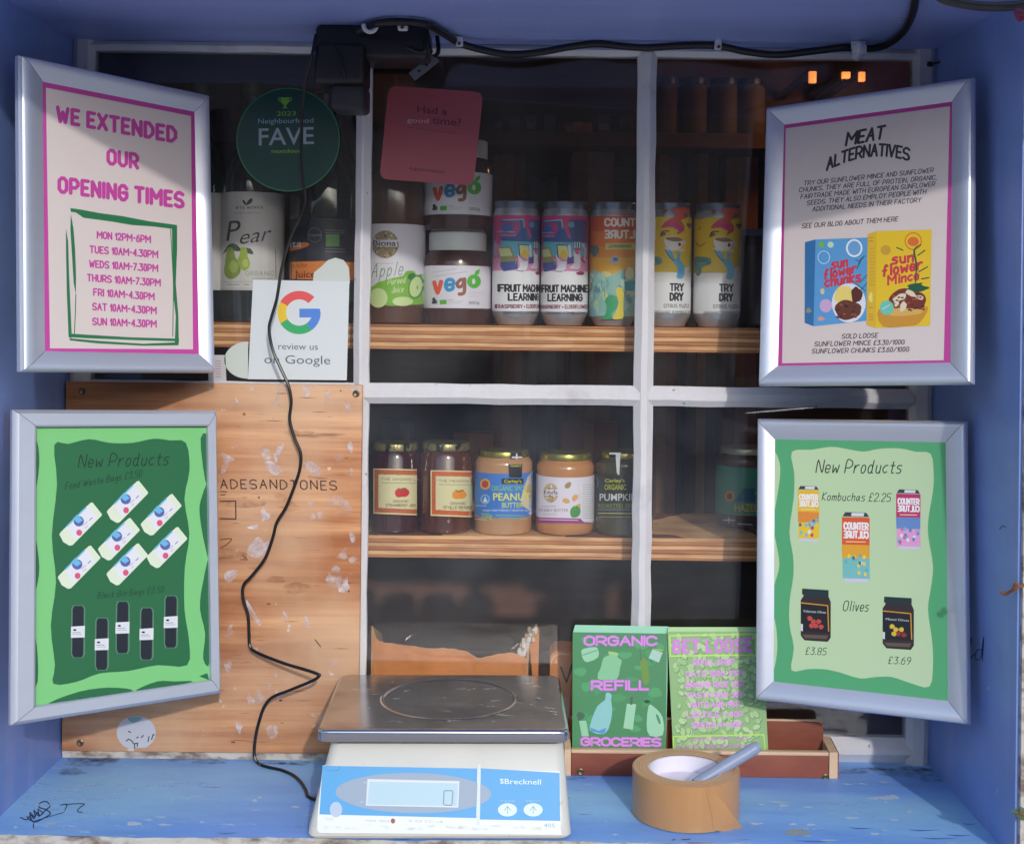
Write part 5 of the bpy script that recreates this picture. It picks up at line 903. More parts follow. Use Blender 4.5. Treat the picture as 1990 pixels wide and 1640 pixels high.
# three little lit lamps at the back
for i, (x, y, wx, wy, lb) in enumerate(((1580, 150, 7, 11, "small glowing orange lamp far inside, leftmost of three"), (1645, 146, 8, 6, "small glowing orange lamp far inside, middle of three"), (1676, 149, 6, 9, "small glowing orange lamp far inside, rightmost of three"))):
    a0, a1 = rp(x-wx, y+wy, 1.0-.33), rp(x+wx, y-wy, .67); t = thing("lamp", lb, "lamp", (a0.x, .67, a0.z), "glowing lamps at the back of the shop")
    m = MB(); m.box((a0.x, .67, a0.z), (a1.x, .68, a1.z), mat("lamp_glow", S(255, 150, 80), .5, emis=.6), .001); m.build("bulb", t); m = MB(); m.box((a0.x-.003, .675, a1.z), (a1.x+.003, .975, a1.z+.004), M_black); m.build("bracket", t)

ll_ = bpy.data.lights.new("lamp_light", 'POINT'); ll_.energy = .3; ll_.color = (1, .55, .25); ll_.shadow_soft_size = .03; lo_ = bpy.data.objects.new("lamp_light", ll_); col.objects.link(lo_); lo_.parent = t; lo_.location = (-.03, -.06, -.03)
# ================================================================== STICKERS ON THE GLASS
gp = Plane(Vector((0, .0102, 1)), Vector((1, 0, 0)), Vector((0, 0, 1)))
def film(name, col_, alpha, rough=.3):
    m = mat(name, col_, rough); m.node_tree.nodes['Principled BSDF'].inputs['Alpha'].default_value = alpha; return m
m = MB(); m.prism([gp.map(560+101*math.cos(t), 272+101*math.sin(t), .0002) for t in [2*math.pi*i/64 for i in range(64)]], Vector((0, .0002, 0)), film("green_film", S(14, 66, 62), .86)); A = Art(gp, base=.0005)
A.stroke([(560+99.5*math.cos(t), 272+99.5*math.sin(t)) for t in [2*math.pi*i/64 for i in range(65)]], 1.6, K(60, 140, 96)); lt = K(146, 164, 178); yg = K(110, 170, 60)
A.text("Neighbourhood", (502, 241), (609, 239), 10, K(130, 170, 186)); A.text("FAVE", (503, 283), (610, 280), 34, lt, bold=.008); A.text("2023", (538, 226), (575, 225), 9, yg); A.text("nextdoor", (528, 298), (586, 297), 8, yg, bold=.01)
A.poly([(545, 190), (563, 190), (561, 200), (556, 205), (556, 209), (560, 211), (548, 211), (552, 209), (552, 205), (547, 200)], yg); A.stroke([(544, 190), (541, 194), (547, 199)], 1.6, yg, 3); A.stroke([(564, 190), (567, 194), (561, 199)], 1.6, yg, 3)
A.into(m); tag(m.build("round_sticker", loc=gp.map(560, 373)), "round dark green sticker reading FAVE on the upper left pane", "sticker")
m = MB(); th_ = R(4.2); cc = (838, 264)
def rr_(x, y): return (cc[0]+x*math.cos(th_)-y*math.sin(th_)*1.0-(y*.03), cc[1]+x*math.sin(th_)+y*math.cos(th_))
pts = []
for (sx, sy, a0) in ((1, -1, -90), (1, 1, 0), (-1, 1, 90), (-1, -1, 180)):
    for k in range(6): t_ = R(a0+18*k); pts.append(rr_(sx*(92-16)+16*math.cos(t_), sy*(91-16)+16*math.sin(t_)))
m.prism([gp.map(x, y, .0002) for x, y in pts], Vector((0, .0002, 0)), K(158, 76, 88)); A = Art(gp, base=.0005); dkr = K(84, 40, 58)
A.text("Had a", (811, 219), (869, 224), 14, dkr, bold=.006); A.text("good", (791, 238), (833, 240), 9, K(186, 146, 156), bold=.01); A.text("time?", (840, 241), (896, 246), 15, dkr, bold=.006); A.stroke([(783, 247), (892, 260)], 1.2, K(120, 58, 76)); A.text("A good company", (795, 330), (864, 337), 6, dkr, bold=.01)
A.into(m); tag(m.build("square_sticker", loc=gp.map(838, 355)), "pink rounded square sticker tilted on the upper middle pane", "sticker")
gs = thing("review_sticker", "white square review sticker with rainbow letter and two pale tabs", "sticker", gp.map(580, 738))
gw = K(208, 216, 220)
m = MB(); m.prism([gp.map(x, y, .0006) for x, y in ((492, 544), (679, 547), (674, 739), (482, 737))], Vector((0, .0004, 0)), gw); A = Art(gp, base=.0007)
cx_, cy_ = 581.5, 607.5; ro, ri = 42, 25.5
def arc(a0, a1, m_): A.poly([(cx_+ro*math.cos(R(t)), cy_-ro*math.sin(R(t))) for t in range(a0, a1+1, 5)]+[(cx_+ri*math.cos(R(t)), cy_-ri*math.sin(R(t))) for t in range(a1, a0-1, -5)], m_)
arc(45, 155, K(222, 82, 86)); arc(150, 210, K(228, 192, 48)); arc(210, 305, K(52, 168, 104)); arc(305, 360, K(78, 130, 212)); A.poly([(582, 600), (621.5, 600), (623.5, 608), (621, 617), (582, 617)], K(78, 130, 212))
A.text("review us", (541, 679), (618, 680), 13, K(96, 98, 108)); A.text("on Google", (514, 706), (642, 708), 17, K(96, 98, 108)); A.into(m); m.build("card", gs)
m = MB(); m.prism([gp.map(x, y, .0002) for x, y in ((608, 550), (610, 530), (625, 518), (637, 506), (652, 501), (668, 506), (678, 520), (680, 550))], Vector((0, .0002, 0)), K(196, 204, 200)); m.build("tab", gs)
m = MB(); m.prism([gp.map(490-8+(-46)*math.sin(t), 700-36*math.cos(t), .0002) for t in [math.pi*k/18 for k in range(19)]], Vector((0, .0002, 0)), K(196, 206, 200)); m.build("tab", gs)
m = MB(); m.prism([gp.map(x, y, .0002) for x, y in ((405, 690), (438, 690), (440, 742), (405, 742))], Vector((0, .0002, 0)), K(190, 190, 194)); A = Art(gp, base=.0004)
for y in range(702, 734, 5): A.stroke([(419, y), (429, y)], 1.2, K(170, 110, 120))
A.into(m); tag(m.build("paper_slip", loc=gp.map(420, 742)), "small printed paper slip left of the white review sticker", "paper")

# ================================================================== CABLES AND SOCKET
def sofp(px, py): return onz(px, py, SOFF-.004)
cb_ = MB(); sp_ = lambda x, y: onz(x, y, SOFF-.0062)
pth = [sp_(700, 66)+Vector((0, -.03, -.004)), sp_(712, 54), sp_(735, 46), sp_(780, 43), sp_(830, 49), sp_(862, 66), P(892, 84, -.040), P(935, 97, -.028), P(990, 106, -.022), P(1050, 102, -.022), P(1105, 92, -.024), P(1160, 86, -.026), P(1215, 91, -.028), P(1260, 93, -.028), P(1330, 89, -.028), P(1395, 90, -.028), P(1450, 101, -.025), P(1510, 107, -.024), P(1580, 100, -.026), P(1640, 93, -.028), P(1680, 96, -.028), sp_(1722, 88), sp_(1752, 66), sp_(1768, 40), sp_(1777, 10), sp_(1781, -30), sp_(1783, -90)]
cb_.tube(pth, .0043, M_rubber, 12, sub=8); tag(cb_.build("power_cable", loc=pth[0]), "thick black power cable sagging along the top of the window", "cable")
p2 = [P(1800, -40, -.285), P(1826, -6, -.285), P(1860, 6, -.285), P(1910, 13, -.285), P(1960, 13, -.285), P(2020, 6, -.285)]
m = MB(); m.tube(p2, .0048, mat("grey_cable", S(60, 62, 66), .3), 12); tag(m.build("power_cable", loc=p2[2]), "short grey cable curving across the top right corner", "cable")
def clip(px, py, Y, w_, h_, label, kind=0):
    p = P(px, py, Y); m = MB()
    if kind == 0:
        m.box((p.x-w_/2, p.y-.006, p.z-h_/2), (p.x+w_/2, p.y+.004, p.z+h_/2), M_clip, .0015); m.tube([p+Vector((0, -.0055, -h_*.3)), p+Vector((0, -.0085, -h_*.3))], .002, M_brass)
    elif kind == 1:
        m.tube([p+Vector((.007*math.cos(t), -.004, .007*math.sin(t)+.003)) for t in [R(170+20*k) for k in range(11)]], .0026, M_clip, 8)
    else:
        m.box((p.x-w_/2, p.y-.004, p.z), (p.x+w_/2, p.y-.0015, min(p.z+h_, SOFF-.001)), M_clip, .0008); m.tube([p+Vector((0, .004-.009*math.sin(t), -.004-.006*math.cos(t)+.004)) for t in [R(18*k) for k in range(11)]], w_*.42, M_clip, 10); m.box((p.x-w_/2, p.y-.010, p.z-.007), (p.x+w_/2, p.y-.003, p.z+.004), M_clip, .002)
    tag(m.build("cable_clip", loc=p), label, "clip", "white cable clips along the top rail")
clip(720, 57, -.115, .01, .01, "curved white clip on the black socket block", 1); clip(783, 50, -.118, .011, .012, "square white clip on the top of the cable loop"); clip(893, 82, -.046, .0085, .011, "white clip where the cable leaves the loop", 0); clip(1395, 88, -.034, .0075, .012, "small white clip between the right glazing bar and right frame", 0); clip(1667, 97, -.040, .017, .032, "wide white strap clip above the meat alternatives frame", 2)
es = thing("extension_socket", "black extension socket block with plugged in power adapter", "socket", P(710, 100, -.03))
m = MB(); a0, a1 = P(612, 112, -.098), P(832, 66, -.098); m.box((a0.x, -.098, a0.z), (a1.x, -.03, SOFF-.0008), M_black, .005, 3); m.prism([P(832, 66, -.09), P(838, 92, -.09), P(812, 113, -.09), P(795, 110, -.09), P(740, 74, -.09)], Vector((0, .03, 0)), M_black); m.build("socket_block", es)
m = MB(); a0, a1 = P(609, 162, -.112), P(708, 84, -.112); m.box((a0.x, -.112, a0.z), (a1.x, -.05, a1.z), M_black, .006, 3); a0, a1 = P(640, 212, -.104), P(709, 160, -.104); m.box((a0.x, -.104, a0.z), (a1.x, -.05, a1.z), mat("adapter_lower", S(34, 34, 44), .45), .006, 3); m.build("power_adapter", es)
m = MB(); m.tube([P(648, 88, -.112), P(660, 108, -.115), P(668, 140, -.115), P(670, 158, -.110)], .0013, M_black); m.build("adapter_lead", es)
m = MB(); m.tube([P(790, 92, -.098), P(818, 102, -.101), P(828, 94, -.102), P(822, 76, -.097)], .0022, M_black); m.build("cable_loop", es)
m = MB(); c0, c1 = P(800, 150, -.06), P(848, 112, -.06); d = (c1-c0).normalized(); n_ = Vector((-d.z, 0, d.x))*.0055; m.prism([c0-n_, c1-n_, c1+n_, c0+n_], Vector((0, .003, 0)), mat("dull_metal", S(120, 122, 134), .4, metal=.5))
for f_ in (.3, .6): q = c0.lerp(c1, f_); m.box(q-Vector((.0014, .0012, .0014)), q+Vector((.0014, .001, .0014)), M_black, .0005, 1)
m.tube([c1+Vector((-.003, .001, 0)), c1+Vector((.002, .004, .008)), c1+Vector((0, .008, .026))], .0025, M_black); tag(m.build("metal_bracket", loc=c0), "small grey metal bracket hanging under the socket block", "bracket")
# thin cable hanging down
pt = [(614, 68, -.105), (606, 110, -.116), (594, 160, -.100), (588, 210, -.07), (586, 260, -.045), (585, 310, -.026), (588, 350, -.022), (594, 385, -.02), (588, 410, -.02), (570, 450, -.02), (556, 490, -.02), (546, 530, -.02), (538, 580, -.02), (528, 615, -.02), (523, 640, -.02), (530, 680, -.02), (545, 715, -.022), (560, 748, -.024), (566, 780, -.024), (563, 815, -.024), (572, 850, -.024), (584, 880, -.024), (583, 910, -.024), (572, 945, -.024), (556, 985, -.024), (538, 1015, -.024), (530, 1045, -.024), (515, 1085, -.024), (490, 1118, -.024), (473, 1138, -.024), (473, 1165, -.024), (482, 1195, -.024), (484, 1230, -.024), (486, 1255, -.025), (500, 1268, -.03), (550, 1288, -.045), (600, 1303, -.06), (619, 1310, -.064), (620, 1313, -.064), (608, 1322, -.062), (560, 1342, -.05), (530, 1354, -.04), (514, 1372, -.034), (504, 1400, -.03), (497, 1430, -.028), (494, 1462, -.028), (498, 1478, -.03)]
pts = [P(*q) for q in pt]; zc = SILL+.0022
for q in ((508, 1486), (525, 1491), (548, 1496), (570, 1506), (585, 1520), (594, 1535), (600, 1548), (625, 1556)): pts.append(onz(q[0], q[1], zc))
m = MB(); m.tube(pts, .0019, M_rubber, 8, sub=6); tag(m.build("scale_cable", loc=pts[-1]), "thin black cable hanging from the socket down to the scales", "cable")

# ================================================================== WEIGHING SCALE
SC = thing("weighing_scale", "cream and blue digital weighing scale with steel platter on the sill", "scale", (P(865, 1500, -.12).x, -.12, SILL))
zp_ = SILL+.108
fl, fr_ = onz(623, 1416, zp_), onz(1109, 1421, zp_); bl_, br_ = onz(650, 1306, zp_), onz(1092, 1313, zp_)
yaw = R(1.6)
W = (fr_-fl).length; ctr = (fl+fr_+bl_+br_)/4; Dp = ((bl_+br_)/2-(fl+fr_)/2).length; W = (W+(br_-bl_).length)/2*.985
MX = Matrix.Translation((ctr.x, ctr.y, SILL)) @ Matrix.Rotation(yaw, 4, 'Z')
def rrect(w_, d_, r_, n=6):
    out = []
    for sx, sy, a0 in ((1, 1, 0), (-1, 1, 90), (-1, -1, 180), (1, -1, 270)):
        for k in range(n+1): t_ = R(a0+90*k/n); out.append((sx*(w_/2-r_)+r_*math.cos(t_), sy*(d_/2-r_)+r_*math.sin(t_)))
    return out
def loft(m, secs, mt, cap=(True, True)):
    n = len(secs[0]); vs = [p for s_ in secs for p in s_]; fs = [[j*n+i, j*n+(i+1) % n, (j+1)*n+(i+1) % n, (j+1)*n+i] for j in range(len(secs)-1) for i in range(n)]
    if cap[0]: fs.append(list(range(n))[::-1])
    if cap[1]: fs.append([(len(secs)-1)*n+i for i in range(n)])
    m.add(vs, fs, mt)
m = MB(); m.M = MX
lip = [(.0004, -.0125), (0, -.0118), (0, -.0040)]+[(.0034*(1-math.cos(R(90)*k_/6)), -.0040+.0038*math.sin(R(90)*k_/6)) for k_ in range(1, 7)]
loft(m, [[(x, y, .108+h) for x, y in rrect(W-2*e, Dp-2*e, .012)] for e, h in lip], M_chrome, (False, False))
loft(m, [[(x, y, .108-.0002+h) for x, y in rrect(W-2*e, Dp-2*e, .011)] for e, h in ((.0034, 0), (.006, .0002))], M_steel, (False, True))
loft(m, [[(x, y, .0975) for x, y in rrect(W-.004, Dp-.004, .011)], [(x, y, .0955) for x, y in rrect(W-.004, Dp-.004, .011)]], M_chrome, (True, False))
rc = MX.inverted() @ onz(872, 1357, zp_)
m.lathe((rc.x, rc.y, .108), [(.0765, .0001), (.0755, .0007), (.0742, .0011), (.0728, .0007), (.0718, .0001)], M_chrome, 80, caps=False); pp_ = Plane(Vector((0, 0, zp_+.0001)), Vector((1, 0, 0)), Vector((0, 1, 0))); A = Art(pp_, base=.00006); sc_ = scuff('pale_scratch', S(200, 196, 190), 500, .3, .6, .1); rr = random.Random(9)
for i in range(34):
    x, y = rr.uniform(680, 1070), rr.uniform(1325, 1405); l_ = rr.uniform(4, 26); A.stroke([(x, y), (x+l_*.5, y+rr.uniform(-1, 1)), (x+l_, y+rr.uniform(-2, 2))], rr.uniform(.5, 1.2), sc_, 3, taper=.8)
for (x, y, l_) in ((1058, 1374, 22), (1062, 1381, 26), (1072, 1386, 14), (1040, 1355, 14), (960, 1388, 40), (868, 1398, 12)): A.stroke([(x, y), (x+l_*.5, y+1.5), (x+l_, y+3)], 1.8, sc_, 3, taper=.8)
mm = MB(); A.into(mm); m.M = Matrix(); m.add(mm.v, mm.f, sc_); m.build("platter", SC)
# body: wedge with sloping sides
yf = ctr.y; 
def sec(z, y0, y1, xl, xr, r_=.01):
    w_ = xr-xl; d_ = y1-y0; return [((xl+xr)/2+x, (y0+y1)/2+y, z) for x, y in rrect(w_, d_, r_)]
by0 = -.2385-ctr.y; by1 = -.012-ctr.y
xl0, xr0 = (MX.inverted() @ onz(595, 1632, SILL+.004)).x, (MX.inverted() @ onz(1112, 1636, SILL+.004)).x
pf = -Dp/2
m = MB(); m.M = MX
loft(m, [sec(.003, by0+.002, by1, xl0+.002, xr0-.002), sec(.006, by0, by1, xl0, xr0), sec(.014, by0+.001, by1, xl0+.001, xr0-.001), sec(.086, pf+.0135, by1-.004, xl0+.018, xr0-.007), sec(.089, pf+.016, by1-.006, xl0+.021, xr0-.010)], M_cream)
m.box((xl0+.03, pf+.03, .089), (xr0-.02, by1-.02, .0955), M_under); m.build("body", SC)
for sx in (xl0+.03, xr0-.03):
    m = MB(); m.M = MX; m.lathe((sx, by0+.03, 0), [(.009, .0), (.01, .001), (.01, .004)], M_black, 20); m.build("foot", SC)
# sloping front face plane (two points on the face)
f0 = MX @ Vector((0, by0+.001, .014)); f1 = MX @ Vector((0, pf+.0135, .086)); fx = (MX.to_3x3() @ Vector((1, 0, 0)))
fpn = Plane(f0, fx, f1-f0)
q = lambda x, y: (580+x*.27638, 1280+y*.27638)
m = MB(); pts = [q(*p) for p in ((172, 748), (1838, 790), (1842, 1190), (1850, 1235), (150, 1222), (132, 1205), (135, 1090))]
m.prism([fpn.map(x, y, .0001) for x, y in pts], fpn.n*.0009, K(222, 228, 228)); A = Art(fpn, base=.0011)
sb = K(66, 156, 214)
A.poly([q(170, 750), q(1258, 770), q(1250, 1118), q(148, 1092)], sb); A.poly([q(1282, 768), q(1836, 800), q(1840, 1138), q(1276, 1128)], sb)
A.ell(*q(808, 942), 151, 39, K(142, 160, 182), 48, rot=.015); A.poly([q(1262, 740), q(1281, 740), q(1274, 1170), q(1250, 1165)], K(206, 218, 224))
A.poly([q(486, 843), q(1132, 858), q(1124, 1044), q(474, 1030)], K(206, 214, 220)); A.poly([q(500, 862), q(1122, 874), q(1114, 1034), q(484, 1022)], K(172, 202, 216))
dgc = K(120, 140, 156)
for p0, p1 in (((1030, 925), (1080, 926)), ((1024, 930), (1020, 1020)), ((1086, 930), (1080, 1024)), ((1026, 1026), (1074, 1028))): A.stroke([q(*p0), q(*p1)], 2.2, dgc)
A.ell(*q(265, 1058), 12, 15, K(172, 190, 214)); A.poly([q(188, 765), q(195, 752), q(290, 752), q(290, 775), q(270, 788), q(195, 782)], K(60, 128, 176)); A.poly([q(193, 762), q(198, 755), q(285, 755), q(284, 772), q(268, 782), q(198, 778)], sb)
A.text("Brecknell", q(1450, 878), q(1705, 882), 10.5, K(206, 226, 236), bold=.008); A.text("S", q(1418, 874), q(1443, 876), 9.5, K(220, 234, 240), bold=.02)
for cx_ in (1470, 1650): A.ell(*q(cx_, 1060), 18.5, 12.8, K(206, 226, 226)); A.stroke([q(cx_-22, 1065), q(cx_, 1035), q(cx_+22, 1065)], 1.4, K(120, 160, 176)); A.stroke([q(cx_, 1040), q(cx_, 1085)], 1.4, K(120, 160, 176)); A.hand("TARE" if cx_ < 1500 else "PRINT", q(cx_-50, 1002), q(cx_+50, 1004), 2.6, K(150, 190, 206), .2)
A.hand("MAX 15KG", q(475, 1142), q(640, 1146), 3.4, K(150, 160, 180), .16); A.ell(*q(665, 1138), 4.2, 5, K(150, 70, 56)); A.hand("D 5G 0.01 LB", q(780, 1144), q(1015, 1150), 3.6, K(160, 168, 186), .16); A.text("405", q(1725, 1182), q(1803, 1184), 8, K(150, 180, 200), bold=.01); A.ell(*q(470, 868), 4, 2, K(160, 176, 196)); A.ell(*q(445, 1005), 4, 2, K(160, 176, 196))
gr = scuff('grime', S(120, 112, 100), 240, .45, .75, 0, .22)
for (x, y, wd, h) in ((600+i*41, 1604+(i % 3)*3, 22, 3) for i in range(12)): A.ell(x, y, wd, h, gr, 14, wob=.4)
for (x, y, wd, h) in ((640, 1590, 10, 4), (1090, 1560, 5, 10), (930, 1500, 14, 3), (700, 1484, 12, 2)): A.ell(x, y, wd, h, gr, 14, wob=.4)
A.stroke([q(1486, 1262), q(1486, 1240)], 1, K(150, 150, 146))
A.into(m); m.build("control_panel", SC)

# ================================================================== TRAY, LEAFLETS, TAPE, PEN
tr_ = thing("wooden_tray", "low reddish plywood tray against the window holding leaflets", "tray", P(1370, 1515, -.03))
ty = -.047; xa = onz(1110, 1507, SILL).x; xb = onz(1612, 1515, SILL).x; xc = onz(1641, 1516, SILL).x; h0 = .0300
def board_(m, a_, b_):
    m.box(a_, (b_[0], b_[1], b_[2]-.0012), M_tray, .0006); m.box((a_[0]+.0002, a_[1]+.0002, b_[2]-.0012), (b_[0]-.0002, b_[1]-.0002, b_[2]), M_trayedge, .0003)
m = MB(); m.box((xa, ty, SILL+.0005), (xb, ty+.008, SILL+h0), M_tray, .0006); m.box((xa, ty-.0004, SILL+h0-.0035), (xb, ty+.0084, SILL+h0+.0006), M_trayedge, .0009); m.build("front_board", tr_)
m = MB(); m.prism([(xb+.0005, ty-.001, SILL+.0005), (xb+.0005, ty-.001, SILL+h0+.001), (xb+.0005, -.006, SILL+h0+.006), (xb+.0005, -.004, SILL+.0005)], Vector((.0095, 0, 0)), M_trayedge); m.prism([(xb+.0102, ty+.0, SILL+.001), (xb+.0102, ty+.0, SILL+h0), (xb+.0102, -.007, SILL+h0+.005), (xb+.0102, -.005, SILL+.001)], Vector((.0014, 0, 0)), M_tray); m.build("end_board", tr_)
m = MB(); m.prism([(xa-.008, ty-.001, SILL+.0005), (xa-.008, ty-.001, SILL+h0+.001), (xa-.008, -.006, SILL+h0+.006), (xa-.008, -.004, SILL+.0005)], Vector((.0075, 0, 0)), M_trayedge); m.build("end_board", tr_)
ztop = P(1550, 1402, -.012).z; xr_ = P(1600, 1430, -.012).x
m = MB(); pts = [(xa, SILL+.001), (xr_, SILL+.001), (xr_, ztop-.006), (xr_-.002, ztop-.002), (xr_-.006, ztop), (xa, ztop)]
m.prism([(x, -.0125, z) for x, z in pts], Vector((0, .008, 0)), M_tray); m.tube([Vector((x, -.0085, z+.0003)) for x, z in pts[2:]], .0019, M_trayedge, 6, smooth=False); m.build("back_board", tr_)
m = MB(); m.box((xa, ty+.008, SILL+.001), (xb, -.013, SILL+.005), M_tray); m.build("base_board", tr_)
for (x, y) in ((1128, 1499), (1604, 1510)):
    p = P(x, y, ty-.0004); m = MB(); m.M = Matrix.Translation(p) @ Matrix.Rotation(R(90), 4, 'X'); m.lathe((0, 0, 0), [(.004, 0), (.004, .0005), (.003, .001), (.001, .0003), (0, .0003)], M_brass, 18); m.build("screw", tr_)
# leaflets lean in the tray
def leaf(name, label, cs4, Yt, Yb, edge, n_under, art, base):
    (x0, y0), (x1, y1), (x2, y2), (x3, y3) = cs4
    a_, b_ = P(x0, y0, Yt), P(x1, y1, Yt); c_, d_ = P(x2, y2, Yb), P(x3, y3, Yb)
    dn = ((c_-b_)+(d_-a_))/2; k = 1+.018/dn.length; c_ = b_+dn*k+((c_-b_)-dn)*1; d_ = a_+dn*k+((d_-a_)-dn)*1
    pl = Plane(a_, b_-a_, a_-d_); m = MB(); c_ = pl.map(x2, y2); d_ = pl.map(x3, y3); c_ = c_+(c_-b_)*.08; d_ = d_+(d_-a_)*.08
    m.prism([a_, b_, c_, d_], -pl.n*.0006, base)
    for i in range(n_under):
        sh = pl.u*(.0016*(i+1))+pl.r*.0006*(i+1)-pl.n*(.0012*(i+1)); m.prism([a_+sh, b_+sh, c_+sh*.2-pl.n*.0012*(i+1), d_+sh*.2-pl.n*.0012*(i+1)], -pl.n*.0006, edge)
    A = Art(pl, base=.00012); art(A); A.into(m); o = m.build(name, loc=(c_+d_)/2, smooth=False); tag(o, label, "leaflet", "green leaflets standing in the tray"); return o
L = lambda x, y: (1100+x*.21106, 1200+y*.21106)
lil = K(206, 132, 214); g1 = K(54, 130, 82)
def art_org(A):
    for i in range(30): A.ell(*L(random.uniform(120, 880), random.uniform(200, 1100)), random.uniform(6, 14), random.uniform(4, 10), random.choice((K(66, 152, 96), K(58, 142, 88))), 14, wob=.2, up=(i % 10 == 0))
    gl = K(140, 196, 160)
    A.poly([L(140, 320), L(160, 285), L(270, 268), L(296, 300), L(295, 365), L(200, 408), L(160, 385)], gl, 2); A.stroke([L(150, 345), L(285, 300)], 2, K(90, 150, 130)); A.poly([L(345, 370), L(395, 345), L(400, 315), L(470, 320), L(475, 365), L(512, 390), L(500, 450), L(455, 590), L(290, 560), L(320, 460)], K(122, 186, 142), 2); A.stroke([L(400, 320), L(470, 335)], 5, K(150, 190, 110))
    A.poly([L(680, 400), L(710, 370), L(745, 400), L(765, 520), L(765, 590), L(725, 620), L(700, 560), L(690, 460)], K(96, 138, 52), 2); A.stroke([L(680, 280), L(690, 390)], 2.6, K(60, 110, 70)); A.poly([L(795, 290), L(890, 320), L(855, 412), L(760, 370)], K(160, 196, 184)); A.stroke([L(805, 290), L(890, 300)], 3, K(140, 170, 90))
    A.poly([L(365, 700), L(418, 700), L(415, 760), L(425, 840), L(410, 960), L(355, 1070), L(222, 1040), L(235, 940), L(290, 810), L(360, 755)], K(130, 190, 190), 2); A.poly([L(228, 1010), L(300, 1040), L(370, 1010), L(355, 1070), L(222, 1042)], K(80, 140, 200)); A.stroke([L(385, 705), L(380, 745)], 8, K(130, 186, 190))
    A.poly([L(560, 790), L(645, 795), L(615, 1030), L(527, 1015)], K(146, 200, 164)); A.stroke([L(605, 735), L(600, 790)], 5, K(58, 96, 76)); A.poly([L(760, 810), L(800, 812), L(870, 880), L(898, 960), L(890, 1080), L(770, 1085), L(742, 980)], K(146, 200, 168), 2); A.poly([L(825, 890), L(850, 900), L(872, 965), L(855, 975)], K(62, 132, 90), 2); A.poly([L(120, 950), L(185, 945), L(210, 1090), L(145, 1090)], gl); A.ell(*L(132, 905), 8, 8, K(48, 92, 70), wob=.2)
    def sq(t, p0, p1, h, wt): A.hand(t, L(*p0), L(*p1), h, K(150, 90, 170), wt+.12, gap=1.6); A.hand(t, L(*p0), L(*p1), h, lil, wt, gap=1.6)
    sq("ORGANIC", (172, 250), (832, 250), 16, .24); sq("REFILL", (238, 660), (755, 658), 16, .26); sq("GROCERIES", (142, 1172), (868, 1178), 14, .28)
leaf("leaflet", "dark green leaflet with lilac ORGANIC REFILL lettering and bottle pictures", ((1113, 1228), (1296, 1231), (1294, 1453), (1112, 1453)), -.012, -.034, K(146, 206, 178), 5, art_org, g1)
def art_loose(A):
    rr = random.Random(11)
    for i in range(330):
        s_ = A.step; A.step = .0000008
        x, y = rr.uniform(950, 1850), rr.uniform(150, 1215); lim = 935+(y-130)*.046
        if x < lim+48 or x > 1800+(y-130)*.055-46 or y > 1185: continue
        ax = rr.uniform(5, 9); ro = rr.uniform(0, 3.1); X, Y = L(x, y)
        A.ell(X+.7, Y+1.0, ax+.9, ax*.62+.9, K(112, 152, 106), 11, rot=ro, up=(i % 3 == 0)); A.ell(X, Y, ax, ax*.62, rr.choice((K(168, 202, 142), K(154, 192, 132), K(178, 208, 154))), 11, rot=ro, wob=.08)
    A.step = .000004
    A.stroke([L(955, 165), L(1745, 150), L(1745, 340), L(960, 352), L(955, 165)], 2.6, K(186, 226, 110)); A.stroke([L(990, 1210), L(985, 1092), L(1820, 1075), L(1832, 1210)], 2.6, K(178, 222, 96))
    A.hand("GET LOOSE", L(990, 318), L(1702, 305), 23, lil, .25, gap=4)
    for i, (x0, x1, y, tx) in enumerate(((1170, 1545, 435, "REFILL SHOP"), (1105, 1620, 540, "OATS 100G 25P"), (1105, 1635, 640, "BROWN RICE 35P"), (1120, 1630, 735, "PASTA RED 30P"), (1150, 1595, 825, "NUTS AND 95P"), (1120, 1625, 915, "LENTILS * 40P"), (1160, 1615, 1010, "SEEDS ** 60P"), )): A.hand(tx, L(x0, y), L(x1, y-8), 9.5, K(222, 150, 228), .26, gap=3)
    A.hand("OPEN EVERY DAY", L(1150, 1135), L(1690, 1118), 6, lil, .2); A.hand("PLASTIC FREE SHOPPING", L(1030, 1200), L(1680, 1188), 6, lil, .2)
leaf("leaflet", "light green leaflet with lilac GET LOOSE lettering over bean pattern", ((1297, 1227), (1480, 1227), (1493, 1457), (1308, 1456)), -.014, -.030, K(176, 212, 160), 3, art_loose, K(140, 180, 124))
# tape
tc_ = onz(1333, 1594, SILL); tcx = P(1333, 1560, 0).x
Rt = 105*1.385/2500*1.0; cz = onz(1333, 1620, SILL); cyy = cz.y+Rt; xx = (1332-CX)/F*(D+cyy)+sn*980/F*(D+cyy)
tc_ = Vector((xx, cyy, SILL+.0004)); ht_ = .0485
tp = thing("tape_roll", "roll of brown parcel tape with a loose end, on the sill", "tape", tc_)
ri_ = Rt*.70
m = MB(); m.lathe(tc_, [(Rt-.0012, 0), (Rt, .0006), (Rt, ht_-.0006), (Rt-.0012, ht_)], M_tape, 128); m2 = []
m.v, m.f, m.m = m.v, [f for f in m.f if len(f) == 4], [i for f, i in zip(m.f, m.m) if len(f) == 4]
m.lathe(tc_, [(ri_, ht_-.0004), (ri_, ht_+.0), (Rt-.0012, ht_), (Rt-.0012, ht_-.0004)], M_tapeside, 128); m.f, m.m = [f for f in m.f if len(f) == 4], [i for f, i in zip(m.f, m.m) if len(f) == 4]
m.build("tape", tp)
m = MB(); m.lathe(tc_, [(ri_, .001), (ri_, ht_-.001), (ri_-.0025, ht_-.001), (ri_-.0025, .001), (ri_, .001)], M_core, 72); m.f, m.m = [f for f in m.f if len(f) == 4], [i for f, i in zip(m.f, m.m) if len(f) == 4]; m.build("core", tp)
